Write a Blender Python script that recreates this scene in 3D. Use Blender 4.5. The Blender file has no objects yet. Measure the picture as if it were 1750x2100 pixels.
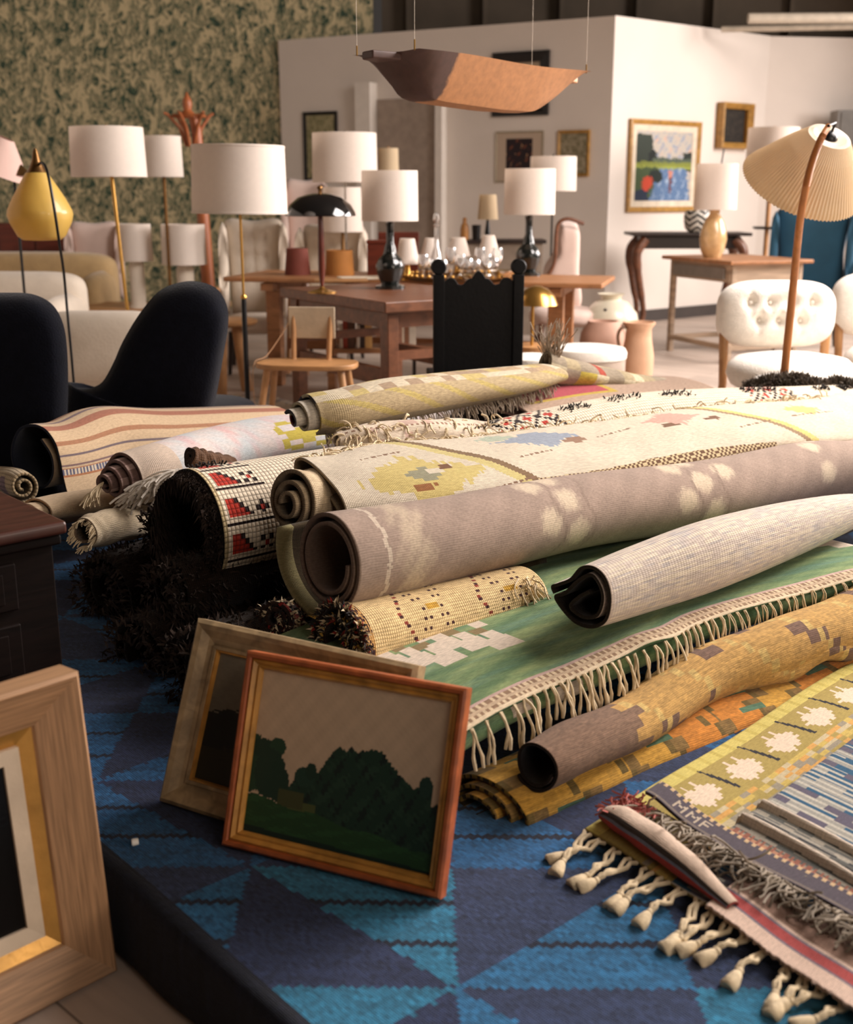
import bpy, math, random
import numpy as np
from mathutils import Vector, Matrix
random.seed(7); rng = np.random.default_rng(11)
SC = bpy.context.scene; COL = SC.collection
PI = math.pi
# ---------------------------------------------------------------- camera, world, lights, exposure
FPX, HC, TH = 2400.0, 1.3, math.radians(15.2)
cs, sn = math.cos(TH), math.sin(TH)
cd = bpy.data.cameras.new('camera'); cam = bpy.data.objects.new('camera', cd); COL.objects.link(cam)
cam.location = (0, 0, HC); cam.rotation_euler = (PI/2 - TH, 0, 0)
cd.sensor_fit = 'VERTICAL'; cd.sensor_height = 36; cd.lens = 36*FPX/2100
cd.dof.use_dof = True; cd.dof.focus_distance = 3.0; cd.dof.aperture_fstop = 3.4
SC.camera = cam
w = bpy.data.worlds.new('world'); SC.world = w; w.use_nodes = True
w.node_tree.nodes['Background'].inputs[0].default_value = (1.0, .86, .76, 1)
w.node_tree.nodes['Background'].inputs[1].default_value = .03
def area(name, loc, aim, sx, sy, power, col):
    l = bpy.data.lights.new(name, 'AREA'); l.shape = 'RECTANGLE'; l.size = sx; l.size_y = sy; l.energy = power; l.color = col
    o = bpy.data.objects.new(name, l); COL.objects.link(o); o.location = loc
    o.rotation_euler = (Vector(aim)-Vector(loc)).to_track_quat('-Z', 'Y').to_euler(); return o
area('window_light', (7.4, 9.2, 3.2), (0.0, 5.2, .4), 4.5, 2.6, 620, (1, .90, .85))
area('skylight', (3.9, 5.2, 4.1), (.5, 3.5, 0), 3.6, 2.4, 400, (1, .91, .86))
area('front_fill', (2.9, -2.5, 3.5), (0, 2.4, .3), 2.6, 1.8, 38, (1, .86, .74))  # unseen fill lamp added to brighten the leaning painting faces
area('front_right_fill', (5.2, -1.0, 2.0), (-.2, 2.0, .3), 2.0, 1.4, 75, (1, .84, .70))  # unseen fill lamp added at the front right to lift the foreground
vs = SC.view_settings; vs.view_transform = 'Standard'; vs.look = 'None'; vs.gamma = 1; vs.use_curve_mapping = False
vs.exposure = 0.55
# ---------------------------------------------------------------- picture frame -> place
def ray(px, py):
    x = (px-875)/FPX; y = (1050-py)/FPX
    return np.array([x, cs+sn*y, -sn+cs*y])
def W(px, py, D):
    d = ray(px, py); t = D/d[1]; return np.array([d[0]*t, D, HC+d[2]*t])
def G(px, py, z):
    d = ray(px, py); t = (z-HC)/d[2]; return np.array([d[0]*t, d[1]*t, z])
def mpp(D, z=.7): return (D*cs+(HC-z)*sn)/FPX      # metres per pixel at distance D
# ---------------------------------------------------------------- materials
def lin(c):
    c = np.asarray(c, float)/255.
    return np.where(c <= .04045, c/12.92, ((c+.055)/1.055)**2.4)
def newmat(name):
    m = bpy.data.materials.new(name); m.use_nodes = True
    nt = m.node_tree; b = nt.nodes['Principled BSDF']; return m, nt, b
def N(nt, t, **k):
    n = nt.nodes.new(t)
    for a, v in k.items():
        if a.startswith('i_'): n.inputs[a[2:].replace('_', ' ')].default_value = v
        else: setattr(n, a, v)
    return n
MC = {}
def plain(name, c, rough=.6, metal=0, var=.12, scale=12, bump=.1, bscale=60, sheen=0, stretch=None, spec=None, transl=0, coat=0):
    """one colour with soft procedural variation and bump"""
    if name in MC: return MC[name]
    m, nt, b = newmat(name); L = nt.links
    tc = N(nt, 'ShaderNodeTexCoord'); mp = N(nt, 'ShaderNodeMapping'); L.new(tc.outputs['Object'], mp.inputs[0])
    if stretch: mp.inputs['Scale'].default_value = stretch
    no = N(nt, 'ShaderNodeTexNoise'); no.inputs['Scale'].default_value = scale; no.inputs['Detail'].default_value = 5
    L.new(mp.outputs[0], no.inputs['Vector'])
    r = N(nt, 'ShaderNodeMapRange'); r.inputs[1].default_value = .3; r.inputs[2].default_value = .7
    r.inputs[3].default_value = 1-var; r.inputs[4].default_value = 1+var
    L.new(no.outputs['Fac'], r.inputs[0])
    mx = N(nt, 'ShaderNodeVectorMath', operation='SCALE'); mx.inputs[0].default_value = tuple(lin(c)); L.new(r.outputs[0], mx.inputs['Scale'])
    L.new(mx.outputs[0], b.inputs['Base Color'])
    b.inputs['Roughness'].default_value = rough; b.inputs['Metallic'].default_value = metal
    if spec is not None: b.inputs['Specular IOR Level'].default_value = spec
    if sheen: b.inputs['Sheen Weight'].default_value = sheen
    if coat: b.inputs['Coat Weight'].default_value = coat
    if bump:
        n2 = N(nt, 'ShaderNodeTexNoise'); n2.inputs['Scale'].default_value = bscale; n2.inputs['Detail'].default_value = 4
        L.new(mp.outputs[0], n2.inputs['Vector'])
        bp = N(nt, 'ShaderNodeBump'); bp.inputs['Strength'].default_value = bump; bp.inputs['Distance'].default_value = .01
        L.new(n2.outputs['Fac'], bp.inputs['Height']); L.new(bp.outputs[0], b.inputs['Normal'])
    if transl:
        t = N(nt, 'ShaderNodeBsdfTranslucent'); L.new(mx.outputs[0], t.inputs[0])
        ms = N(nt, 'ShaderNodeMixShader'); ms.inputs[0].default_value = transl
        L.new(b.outputs[0], ms.inputs[1]); L.new(t.outputs[0], ms.inputs[2]); L.new(ms.outputs[0], nt.nodes['Material Output'].inputs[0])
    MC[name] = m; return m
def wood(name, c, dark=.6, rough=.4, stretch=(1, 1, 1), scale=6, coat=0):
    if name in MC: return MC[name]
    m, nt, b = newmat(name); L = nt.links
    tc = N(nt, 'ShaderNodeTexCoord'); mp = N(nt, 'ShaderNodeMapping'); L.new(tc.outputs['Object'], mp.inputs[0]); mp.inputs['Scale'].default_value = stretch
    no = N(nt, 'ShaderNodeTexNoise'); no.inputs['Scale'].default_value = scale; no.inputs['Detail'].default_value = 7; no.inputs['Distortion'].default_value = .6
    L.new(mp.outputs[0], no.inputs['Vector'])
    cr = N(nt, 'ShaderNodeValToRGB'); e = cr.color_ramp.elements
    lc = lin(c); e[0].position = .32; e[1].position = .68
    e[0].color = (*(lc*dark), 1); e[1].color = (*np.minimum(lc*1.12, 1), 1)
    L.new(no.outputs['Fac'], cr.inputs[0]); L.new(cr.outputs[0], b.inputs['Base Color'])
    b.inputs['Roughness'].default_value = rough; b.inputs['Coat Weight'].default_value = coat
    bp = N(nt, 'ShaderNodeBump'); bp.inputs['Strength'].default_value = .15; bp.inputs['Distance'].default_value = .004
    L.new(no.outputs['Fac'], bp.inputs['Height']); L.new(bp.outputs[0], b.inputs['Normal'])
    MC[name] = m; return m
def woven(name, su=.006, sv=.006, line=.3, bump=.5, rough=.95, fleck=.18, sheen=.1, rep=False):
    """textile: colours from the mesh's own pattern attribute, thread relief from its uv (metres)"""
    if name in MC: return MC[name]
    m, nt, b = newmat(name); L = nt.links
    at = N(nt, 'ShaderNodeAttribute', attribute_name='Col')
    uv = N(nt, 'ShaderNodeUVMap', uv_map='UVMap')
    nz = N(nt, 'ShaderNodeTexNoise'); nz.inputs['Scale'].default_value = 25; L.new(uv.outputs[0], nz.inputs['Vector'])
    ns = N(nt, 'ShaderNodeVectorMath', operation='SCALE'); ns.inputs['Scale'].default_value = .006; L.new(nz.outputs['Color'], ns.inputs[0])
    ad = N(nt, 'ShaderNodeVectorMath', operation='ADD'); L.new(uv.outputs[0], ad.inputs[0]); L.new(ns.outputs[0], ad.inputs[1])
    sp = N(nt, 'ShaderNodeSeparateXYZ'); L.new(ad.outputs[0], sp.inputs[0])
    hs = []
    for k, s in ((0, su), (1, sv)):
        mu = N(nt, 'ShaderNodeMath', operation='MULTIPLY'); mu.inputs[1].default_value = PI/s; L.new(sp.outputs[k], mu.inputs[0])
        si = N(nt, 'ShaderNodeMath', operation='SINE'); L.new(mu.outputs[0], si.inputs[0])
        ab = N(nt, 'ShaderNodeMath', operation='ABSOLUTE'); L.new(si.outputs[0], ab.inputs[0])
        po = N(nt, 'ShaderNodeMath', operation='POWER'); po.inputs[1].default_value = .5; L.new(ab.outputs[0], po.inputs[0]); hs.append(po)
    h = N(nt, 'ShaderNodeMath', operation='MULTIPLY'); L.new(hs[0].outputs[0], h.inputs[0]); L.new(hs[1].outputs[0], h.inputs[1])
    fn = N(nt, 'ShaderNodeTexNoise'); fn.inputs['Scale'].default_value = 1; fn.inputs['Detail'].default_value = 2
    fm = N(nt, 'ShaderNodeMapping'); fm.inputs['Scale'].default_value = (1/(su*4), 1/(sv*1.2), 1); L.new(uv.outputs[0], fm.inputs[0]); L.new(fm.outputs[0], fn.inputs['Vector'])
    r = N(nt, 'ShaderNodeMapRange'); r.inputs[1].default_value = .3; r.inputs[2].default_value = .7; r.inputs[3].default_value = 1-fleck; r.inputs[4].default_value = 1+fleck
    L.new(fn.outputs['Fac'], r.inputs[0])
    r2 = N(nt, 'ShaderNodeMapRange'); r2.inputs[1].default_value = 0; r2.inputs[2].default_value = .75; r2.inputs[3].default_value = 1-line; r2.inputs[4].default_value = 1
    L.new(h.outputs[0], r2.inputs[0])
    mm = N(nt, 'ShaderNodeMath', operation='MULTIPLY'); L.new(r.outputs[0], mm.inputs[0]); L.new(r2.outputs[0], mm.inputs[1])
    sc = N(nt, 'ShaderNodeVectorMath', operation='SCALE'); L.new(at.outputs['Color'], sc.inputs[0]); L.new(mm.outputs[0], sc.inputs['Scale'])
    L.new(sc.outputs[0], b.inputs['Base Color'])
    b.inputs['Roughness'].default_value = rough; b.inputs['Specular IOR Level'].default_value = .12; b.inputs['Sheen Weight'].default_value = sheen
    hh = N(nt, 'ShaderNodeMath', operation='ADD'); L.new(h.outputs[0], hh.inputs[0]); L.new(fn.outputs['Fac'], hh.inputs[1])
    bp = N(nt, 'ShaderNodeBump'); bp.inputs['Strength'].default_value = bump; bp.inputs['Distance'].default_value = .0022
    L.new(hh.outputs[0], bp.inputs['Height']); L.new(bp.outputs[0], b.inputs['Normal'])
    MC[name] = m; return m
def painted(name, rough=.6, spec=.3):
    if name in MC: return MC[name]
    m, nt, b = newmat(name); L = nt.links
    at = N(nt, 'ShaderNodeAttribute', attribute_name='Col'); L.new(at.outputs['Color'], b.inputs['Base Color'])
    b.inputs['Roughness'].default_value = rough; b.inputs['Specular IOR Level'].default_value = spec
    no = N(nt, 'ShaderNodeTexNoise'); no.inputs['Scale'].default_value = 180
    tc = N(nt, 'ShaderNodeTexCoord'); L.new(tc.outputs['Object'], no.inputs['Vector'])
    bp = N(nt, 'ShaderNodeBump'); bp.inputs['Strength'].default_value = .2; bp.inputs['Distance'].default_value = .002
    L.new(no.outputs['Fac'], bp.inputs['Height']); L.new(bp.outputs[0], b.inputs['Normal'])
    MC[name] = m; return m
# ---------------------------------------------------------------- things
def tag(o, label, cat, group=None):
    o['label'] = label; o['category'] = cat
    if group: o['group'] = group
    return o
def thing(name, label, cat, loc=(0, 0, 0), rotz=0, group=None):
    o = bpy.data.objects.new(name, None); COL.objects.link(o); o.empty_display_size = .05
    o.location = tuple(float(v) for v in loc); o.rotation_euler = (0, 0, rotz); return tag(o, label, cat, group)
def finish(me, mat, smooth, name, parent, loc):
    if mat is not None: me.materials.append(mat)
    if smooth: me.polygons.foreach_set('use_smooth', [True]*len(me.polygons))
    me.update(); o = bpy.data.objects.new(name, me); COL.objects.link(o)
    if parent is not None: o.parent = parent
    if loc is not None: o.location = tuple(float(v) for v in loc)
    return o
class MB:
    def __init__(s): s.v = []; s.f = []
    def add(s, v, f):
        k = len(s.v); s.v += [tuple(map(float, p)) for p in v]; s.f += [tuple(i+k for i in q) for q in f]; return s
    def box(s, c, d, rz=0, taper=1):
        x, y, z = [q/2 for q in d]; v = []
        for dz in (-1, 1):
            t = 1 if dz > 0 else taper
            for dx, dy in ((-1, -1), (1, -1), (1, 1), (-1, 1)):
                a, b = dx*x*t, dy*y*t
                v.append((c[0]+a*math.cos(rz)-b*math.sin(rz), c[1]+a*math.sin(rz)+b*math.cos(rz), c[2]+dz*z))
        return s.add(v, [(3, 2, 1, 0), (4, 5, 6, 7), (0, 1, 5, 4), (1, 2, 6, 5), (2, 3, 7, 6), (3, 0, 4, 7)])
    def grid(s, P, cu=False, cv=False):
        P = np.asarray(P); a, b = P.shape[:2]; f = []
        for i in range(a if cu else a-1):
            for j in range(b if cv else b-1):
                i2, j2 = (i+1) % a, (j+1) % b; f.append((i*b+j, i2*b+j, i2*b+j2, i*b+j2))
        return s.add(P.reshape(-1, 3), f)
    def lathe(s, prof, n=32, c=(0, 0, 0), axis=None, sx=1, wob=None):
        R = np.eye(3)
        if axis is not None: R = np.array(Vector((0, 0, 1)).rotation_difference(Vector(axis)).to_matrix())
        P = []
        for r, z in prof:
            P.append([R @ np.array([r*sx*math.cos(t)*(wob(t) if wob else 1), r*math.sin(t)*(wob(t) if wob else 1), z])+np.array(c) for t in np.linspace(0, 2*PI, n, endpoint=False)])
        P = np.array(P)[::-1].transpose(1, 0, 2)
        k = len(s.v); s.grid(P, cu=True)
        m = len(prof)
        if prof[0][0] > 1e-5 and prof[0] != prof[-1]: s.f.append(tuple(k+i*m+m-1 for i in range(n))[::-1])
        if prof[-1][0] > 1e-5 and prof[0] != prof[-1]: s.f.append(tuple(k+i*m for i in range(n)))
        return s
    def tube(s, pts, r, n=8, cap=True):
        pts = [np.array(p, float) for p in pts]; rs = r if hasattr(r, '__len__') else [r]*len(pts)
        P = []; up = np.array([.013, .021, 1.])
        for i, p in enumerate(pts):
            t = pts[min(i+1, len(pts)-1)]-pts[max(i-1, 0)]; t /= np.linalg.norm(t)+1e-12
            if abs(t @ up)/np.linalg.norm(up) > .97 and i == 0: up = np.array([1., .1, .05])
            a = np.cross(t, up); a /= np.linalg.norm(a); b = np.cross(a, t); up = b
            P.append([p+rs[i]*(a*math.cos(q)+b*math.sin(q)) for q in np.linspace(0, 2*PI, n, endpoint=False)])
        k = len(s.v); s.grid(np.array(P), cv=True)
        if cap:
            s.f.append(tuple(k+i for i in range(n))); s.f.append(tuple(k+(len(pts)-1)*n+i for i in range(n))[::-1])
        return s
    def ball(s, c, r, n=16, m=10):
        r = r if hasattr(r, '__len__') else (r, r, r)
        return s.lathe([(math.sin(PI*i/m)*1 if 0 < i < m else 0, -math.cos(PI*i/m)) for i in range(m+1)], n)._sc(n*(m+1), c, r)
    def _sc(s, k, c, r):
        for i in range(len(s.v)-k, len(s.v)):
            v = s.v[i]; s.v[i] = (c[0]+v[0]*r[0], c[1]+v[1]*r[1], c[2]+v[2]*r[2])
        return s
    def prism(s, out, y0, y1):
        """outline in x,z pushed from y0 to y1"""
        n = len(out); v = [(p[0], y0, p[1]) for p in out]+[(p[0], y1, p[1]) for p in out]
        return s.add(v, [tuple(range(n)), tuple(range(2*n-1, n-1, -1))]+[(i, i+n, (i+1) % n+n, (i+1) % n) for i in range(n)])
    def slab(s, out, z0, z1):
        n = len(out); v = [(p[0], p[1], z0) for p in out]+[(p[0], p[1], z1) for p in out]
        return s.add(v, [tuple(range(n))[::-1], tuple(range(n, 2*n))]+[(i, (i+1) % n, (i+1) % n+n, i+n) for i in range(n)])
    def pillow(s, out, thick, c=None, yc=0, rings=7, tuft=None, p=2.6, bend=0):
        """outline in x,z swelling in y; tuft = list of (x,z) buttons dented in the -y face"""
        out = np.array(out, float); c = out.mean(0) if c is None else np.array(c)
        P = []
        for side in (-1, 1):
            rr = np.linspace(1, 0.0004, rings) if side < 0 else np.linspace(0.0004, 1, rings)
            for q in rr:
                y = thick/2*(1-q**p)**(1/p)
                row = []
                for o in out:
                    x, z = c+(o-c)*q; yy = side*y
                    if tuft is not None and side < 0:
                        for tx, tz in tuft: yy += .17*thick*math.exp(-((x-tx)**2+(z-tz)**2)/(2*.024**2))+.05*thick*math.exp(-((x-tx)**2)/(2*.008**2)-((z-tz)**2)/(2*.07**2))
                    row.append((x, yc+yy+bend*(x-c[0])**2, z))
                P.append(row)
        P = P[rings:]+P[1:rings]
        return s.grid(np.array(P), cv=True)
    def xf(s, loc=(0, 0, 0), rz=0, rx=0, ry=0):
        M = Matrix.Translation(loc) @ Matrix.Rotation(rz, 4, 'Z') @ Matrix.Rotation(rx, 4, 'X') @ Matrix.Rotation(ry, 4, 'Y')
        s.v = [tuple(M @ Vector(v)) for v in s.v]; return s
    def mk(s, name, mat, parent=None, smooth=False, bevel=0, sub=0, world=None, loc=None, auto=True):
        if world is not None: s.v = [(v[0]-world[0], v[1]-world[1], v[2]-world[2]) for v in s.v]
        me = bpy.data.meshes.new(name); me.from_pydata(s.v, [], s.f)
        o = finish(me, mat, smooth or bevel > 0 or sub > 0, name, parent, loc)
        if bevel:
            b = o.modifiers.new('b', 'BEVEL'); b.width = bevel; b.segments = 2; b.limit_method = 'ANGLE'; b.angle_limit = .6; b.harden_normals = False
            ws = o.modifiers.new('w', 'WEIGHTED_NORMAL')
        if sub:
            b = o.modifiers.new('s', 'SUBSURF'); b.levels = b.render_levels = sub
        if smooth and not bevel and not sub and auto:
            me.set_sharp_from_angle(angle=math.radians(50))
        return o
def struct(name, mb, mat, **k):
    o = mb.mk(name, mat, **k); o['kind'] = 'structure'; return o
def copy_tree(o, parent=None):
    c = o.copy(); COL.objects.link(c)
    if parent is not None: c.parent = parent
    for ch in list(o.children): copy_tree(ch, c)
    return c
# ---------------------------------------------------------------- textiles
def sheet(name, P, thick, cf, cb, mat, parent=None, org=None, ul=None, vl=None, uo=0, vo=0):
    """thick cloth from a grid of points; cf(u,v)/cb(u,v) give face colours in metres of cloth"""
    P = np.asarray(P, float); nu, nv = P.shape[:2]
    du = np.gradient(P, axis=0); dv = np.gradient(P, axis=1)
    n = np.cross(du, dv); n /= np.linalg.norm(n, axis=2, keepdims=True)+1e-12
    A = P+n*thick/2; B = P-n*thick/2
    V = np.concatenate([A.reshape(-1, 3), B.reshape(-1, 3)])
    if org is not None: V = V-np.asarray(org)
    I = np.arange(nu*nv).reshape(nu, nv); k = nu*nv
    a, b, c, d = I[:-1, :-1].ravel(), I[1:, :-1].ravel(), I[1:, 1:].ravel(), I[:-1, 1:].ravel()
    F = [np.stack([a, b, c, d], 1), np.stack([d+k, c+k, b+k, a+k], 1)]
    e1 = I[:, 0]; F.append(np.stack([e1[1:], e1[:-1], e1[:-1]+k, e1[1:]+k], 1))
    e2 = I[:, -1]; F.append(np.stack([e2[:-1], e2[1:], e2[1:]+k, e2[:-1]+k], 1))
    e3 = I[0, :]; F.append(np.stack([e3[:-1], e3[1:], e3[1:]+k, e3[:-1]+k], 1))
    e4 = I[-1, :]; F.append(np.stack([e4[1:], e4[:-1], e4[:-1]+k, e4[1:]+k], 1))
    F = np.concatenate(F)
    su = np.concatenate([[0], np.cumsum(np.linalg.norm(np.diff(P[:, nv//4], axis=0), axis=1))])
    sv = np.concatenate([[0], np.cumsum(np.linalg.norm(np.diff(P[nu//3], axis=0), axis=1))])
    U, Vv = np.meshgrid(su+uo, sv+vo, indexing='ij')
    uvp = np.stack([U, Vv], -1).reshape(-1, 2); uvp = np.concatenate([uvp, uvp])
    me = bpy.data.meshes.new(name)
    me.vertices.add(len(V)); me.vertices.foreach_set('co', V.ravel())
    me.loops.add(F.size); me.loops.foreach_set('vertex_index', F.ravel().astype(np.int32))
    me.polygons.add(len(F)); me.polygons.foreach_set('loop_start', (np.arange(len(F))*4).astype(np.int32))
    me.update(calc_edges=True)
    uv = me.uv_layers.new(name='UVMap'); uv.data.foreach_set('uv', uvp[F.ravel()].ravel().astype(np.float32))
    uc, vc = uvp[F].mean(1).T
    nf = (nu-1)*(nv-1)
    C = np.ones((len(F), 4)); 
    C[:nf, :3] = lin(cf(uc[:nf], vc[:nf])); C[nf:, :3] = lin(cb(uc[nf:], vc[nf:]))
    ca = me.color_attributes.new('Col', 'FLOAT_COLOR', 'CORNER')
    ca.data.foreach_set('color', np.repeat(C, 4, axis=0).ravel().astype(np.float32))
    return finish(me, mat, True, name, parent, org if parent is None else None)
def const(c):
    c = np.array(c, float); return lambda u, v: np.tile(c, (len(u), 1))
def spline(pts, n):
    """smooth resample of control rows (any width) to n rows"""
    pts = np.asarray(pts, float); m = len(pts)
    if m == 2: return pts[0]+(pts[1]-pts[0])*np.linspace(0, 1, n)[:, None]
    t = np.linspace(0, m-1, n); out = []
    E = np.vstack([2*pts[0]-pts[1], pts, 2*pts[-1]-pts[-2]])
    for q in t:
        i = min(int(q), m-2); f = q-i; p0, p1, p2, p3 = E[i], E[i+1], E[i+2], E[i+3]
        out.append(.5*((2*p1)+(-p0+p2)*f+(2*p0-5*p1+4*p2-p3)*f*f+(-p0+3*p1-3*p2+p3)*f**3))
    return np.array(out)
def spiral(turns, nv, inner=.25, start=90, ccw=True):
    """unit spiral from outside in; start angle in degrees (0 = side, 90 = up)"""
    k = np.linspace(0, 1, nv)
    # spend more points outside
    a = math.radians(start)+(1 if ccw else -1)*2*PI*turns*k
    r = 1-(1-inner)*k
    return np.stack([r*np.cos(a), r*np.sin(a)], 1)
def ypoly(prof, nv): return spline(prof, nv)
def sweep(stations, prof, nu, tele=0, lump=0, lseed=0, sag=0):
    """stations: rows (x,y,z, a, b[, twist deg]); prof: (nv,2) section; returns grid points"""
    stations = [list(map(float, q)) for q in stations]
    for i in range(1, len(stations)): stations[i] += stations[i-1][len(stations[i]):]
    S = spline(stations, nu); c = S[:, :3]; t = np.gradient(c, axis=0); t /= np.linalg.norm(t, axis=1, keepdims=True)
    up = np.array([0, 0, 1.]); side = np.cross(t, up); side /= np.linalg.norm(side, axis=1, keepdims=True); upv = np.cross(side, t)
    nv = len(prof); a = S[:, 3:4]; b = S[:, 4:5]
    px, pz = prof[None, :, 0]*a, prof[None, :, 1]*b
    if S.shape[1] > 5:
        tw = np.radians(S[:, 5:6]); px, pz = px*np.cos(tw)-pz*np.sin(tw), px*np.sin(tw)+pz*np.cos(tw)
    if lump:
        r = np.random.default_rng(lseed); u = np.linspace(0, 1, nu)[:, None]; ang = np.arctan2(prof[:, 1], prof[:, 0])[None]
        f = 1
        for _ in range(7):
            f = f+lump*r.normal()*np.sin(2*PI*r.uniform(.5, 5)*u+r.uniform(0, 6))*np.sin(r.integers(1, 4)*ang+r.uniform(0, 6))
        px, pz = px*f, pz*f
    P = c[:, None]+side[:, None]*px[..., None]+upv[:, None]*pz[..., None]
    if tele:
        w_ = (1-np.linspace(0, 1, nu))**3; k = np.linspace(0, 1, nv)
        P = P-t[:, None]*(tele*w_[:, None]*k[None])[..., None]
    return P
def band(v, a, b): return (v >= a) & (v < b)
def hash2(i, j, s=0):
    x = np.sin(i*127.1+j*311.7+s*74.7)*43758.5453; return x-np.floor(x)
def put(C, m, c): C[m] = c; return C
def strand(p0, d, L, r=.0016, n=5, droop=1., curl=.3, rs=random):
    """limp thread: starts at p0 heading d and falls"""
    p = np.array(p0, float); v = np.array(d, float); v /= np.linalg.norm(v)+1e-9; pts = [p.copy()]
    for i in range(n):
        v = v+np.array([rs.uniform(-curl, curl), rs.uniform(-curl, curl), -droop*.5+rs.uniform(-curl, curl)*.5]); v /= np.linalg.norm(v)
        p = p+v*L/n; pts.append(p.copy())
    return pts
# ================================================================ the setting
def wallpaper():
    m, nt, b = newmat('wallpaper'); L = nt.links
    tc = N(nt, 'ShaderNodeTexCoord'); mp = N(nt, 'ShaderNodeMapping'); mp.inputs['Scale'].default_value = (1, 1, .62)
    L.new(tc.outputs['Object'], mp.inputs[0])
    n1 = N(nt, 'ShaderNodeTexNoise'); n1.inputs['Scale'].default_value = 8.5; n1.inputs['Detail'].default_value = 3; n1.inputs['Distortion'].default_value = 2.4
    vo = N(nt, 'ShaderNodeTexVoronoi'); vo.inputs['Scale'].default_value = 15; vo.feature = 'SMOOTH_F1'
    ds = N(nt, 'ShaderNodeVectorMath', operation='ADD'); sc = N(nt, 'ShaderNodeVectorMath', operation='SCALE'); sc.inputs['Scale'].default_value = .22
    L.new(mp.outputs[0], n1.inputs['Vector']); L.new(n1.outputs['Color'], sc.inputs[0]); L.new(mp.outputs[0], ds.inputs[0]); L.new(sc.outputs[0], ds.inputs[1])
    L.new(ds.outputs[0], vo.inputs['Vector'])
    ad = N(nt, 'ShaderNodeMath', operation='MULTIPLY_ADD'); ad.inputs[1].default_value = .75; L.new(vo.outputs['Distance'], ad.inputs[0])
    n3 = N(nt, 'ShaderNodeMath', operation='MULTIPLY'); n3.inputs[1].default_value = .62; L.new(n1.outputs['Fac'], n3.inputs[0]); L.new(n3.outputs[0], ad.inputs[2])
    cr = N(nt, 'ShaderNodeValToRGB'); e = cr.color_ramp.elements
    e[0].position = .42; e[0].color = (*lin((48, 66, 52)), 1); e[1].position = .80; e[1].color = (*lin((196, 180, 140)), 1)
    for p, c in ((.50, (70, 90, 68)), (.57, (160, 146, 112)), (.64, (100, 112, 86)), (.69, (180, 164, 128))):
        x = e.new(p); x.color = (*lin(c), 1)
    L.new(ad.outputs[0], cr.inputs[0]); L.new(cr.outputs[0], b.inputs['Base Color']); b.inputs['Roughness'].default_value = .85
    return m
def planks(name, c, wx, wy, rz=0, gap=.35):
    m, nt, b = newmat(name); L = nt.links
    tc = N(nt, 'ShaderNodeTexCoord'); mp = N(nt, 'ShaderNodeMapping'); mp.inputs['Rotation'].default_value = (0, 0, rz)
    L.new(tc.outputs['Object'], mp.inputs[0])
    br = N(nt, 'ShaderNodeTexBrick'); br.inputs['Scale'].default_value = 1; br.inputs['Brick Width'].default_value = wx; br.inputs['Row Height'].default_value = wy
    br.inputs['Mortar Size'].default_value = .003; br.inputs['Mortar Smooth'].default_value = .3
    lc = lin(c)
    br.inputs['Color1'].default_value = (*lc, 1); br.inputs['Color2'].default_value = (*(lc*.82), 1); br.inputs['Mortar'].default_value = (*(lc*gap), 1)
    L.new(mp.outputs[0], br.inputs['Vector'])
    no = N(nt, 'ShaderNodeTexNoise'); no.inputs['Scale'].default_value = 5; no.inputs['Detail'].default_value = 6
    m2 = N(nt, 'ShaderNodeMapping'); m2.inputs['Scale'].default_value = (1, 9, 1); L.new(mp.outputs[0], m2.inputs[0]); L.new(m2.outputs[0], no.inputs['Vector'])
    r = N(nt, 'ShaderNodeMapRange'); r.inputs[3].default_value = .78; r.inputs[4].default_value = 1.2; L.new(no.outputs['Fac'], r.inputs[0])
    v = N(nt, 'ShaderNodeVectorMath', operation='SCALE'); L.new(br.outputs['Color'], v.inputs[0]); L.new(r.outputs[0], v.inputs['Scale'])
    L.new(v.outputs[0], b.inputs['Base Color']); b.inputs['Roughness'].default_value = .5
    return m
M_wall = plain('white_plaster', (232, 222, 212), .85, var=.04, scale=1.5, bump=.05)
M_dark = plain('dark_hall', (82, 72, 60), .9, var=.2, scale=2)
M_trim = plain('white_trim', (238, 230, 220), .7, var=.03)
struct('floor', MB().box((0, 7, -.05), (22, 22, .1)), planks('floor_boards', (196, 178, 164), 2.2, .16, .75))
struct('ceiling', MB().box((0, 7, 5.35), (22, 22, .1)), M_dark)
struct('wall_back', MB().box((-5.4, 14.1, 2.65), (9.6, .2, 5.3)), wallpaper())
mb = MB().box((5.3, 14.15, 2.65), (11.6, .2, 5.3))
for i in range(14): mb.box((-.2+i*.85, 14.0, 2.65), (.05, .1, 5.3))
struct('wall_far', mb, M_dark)
struct('wall_left', MB().box((-7.2, 8, 2.65), (.2, 13, 5.3)), M_wall)
PC, PL, PR = np.array([1.81, 12.08]), np.array([-1.65, 13.95]), np.array([3.73, 13.59])
def wallframe(A, B):
    d = B-A; L_ = np.linalg.norm(d); d = d/L_; n = np.array([d[1], -d[0]])
    if n[1] > 0: n = -n
    return A, d, n, L_
WL = wallframe(PL, PC); WR = wallframe(PC, PR)
struct('wall_partition_left', MB().slab([PL, PC, PC+(.07, .14), PL+(.05, .12)], 0, 2.95), M_wall)
struct('wall_partition_right', MB().slab([PC+(0.003, 0), PR, PR+(-.06, .12), PC+(.03, .15)], 0, 2.953), M_wall)
struct('wall_right', MB().slab([PR, (8.5, 14.3), (8.5, 14.45), PR+(-.03, .14)], 0, 2.95), M_wall)
def onwall(Wf, px, py, off=0):
    A, d, n, L_ = Wf; r = ray(px, py); A2 = A+n*off
    # r[:2]*t = A2 + d*s
    t, s = np.linalg.solve(np.array([r[:2], -d]).T, A2); return s, HC+r[2]*t
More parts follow.
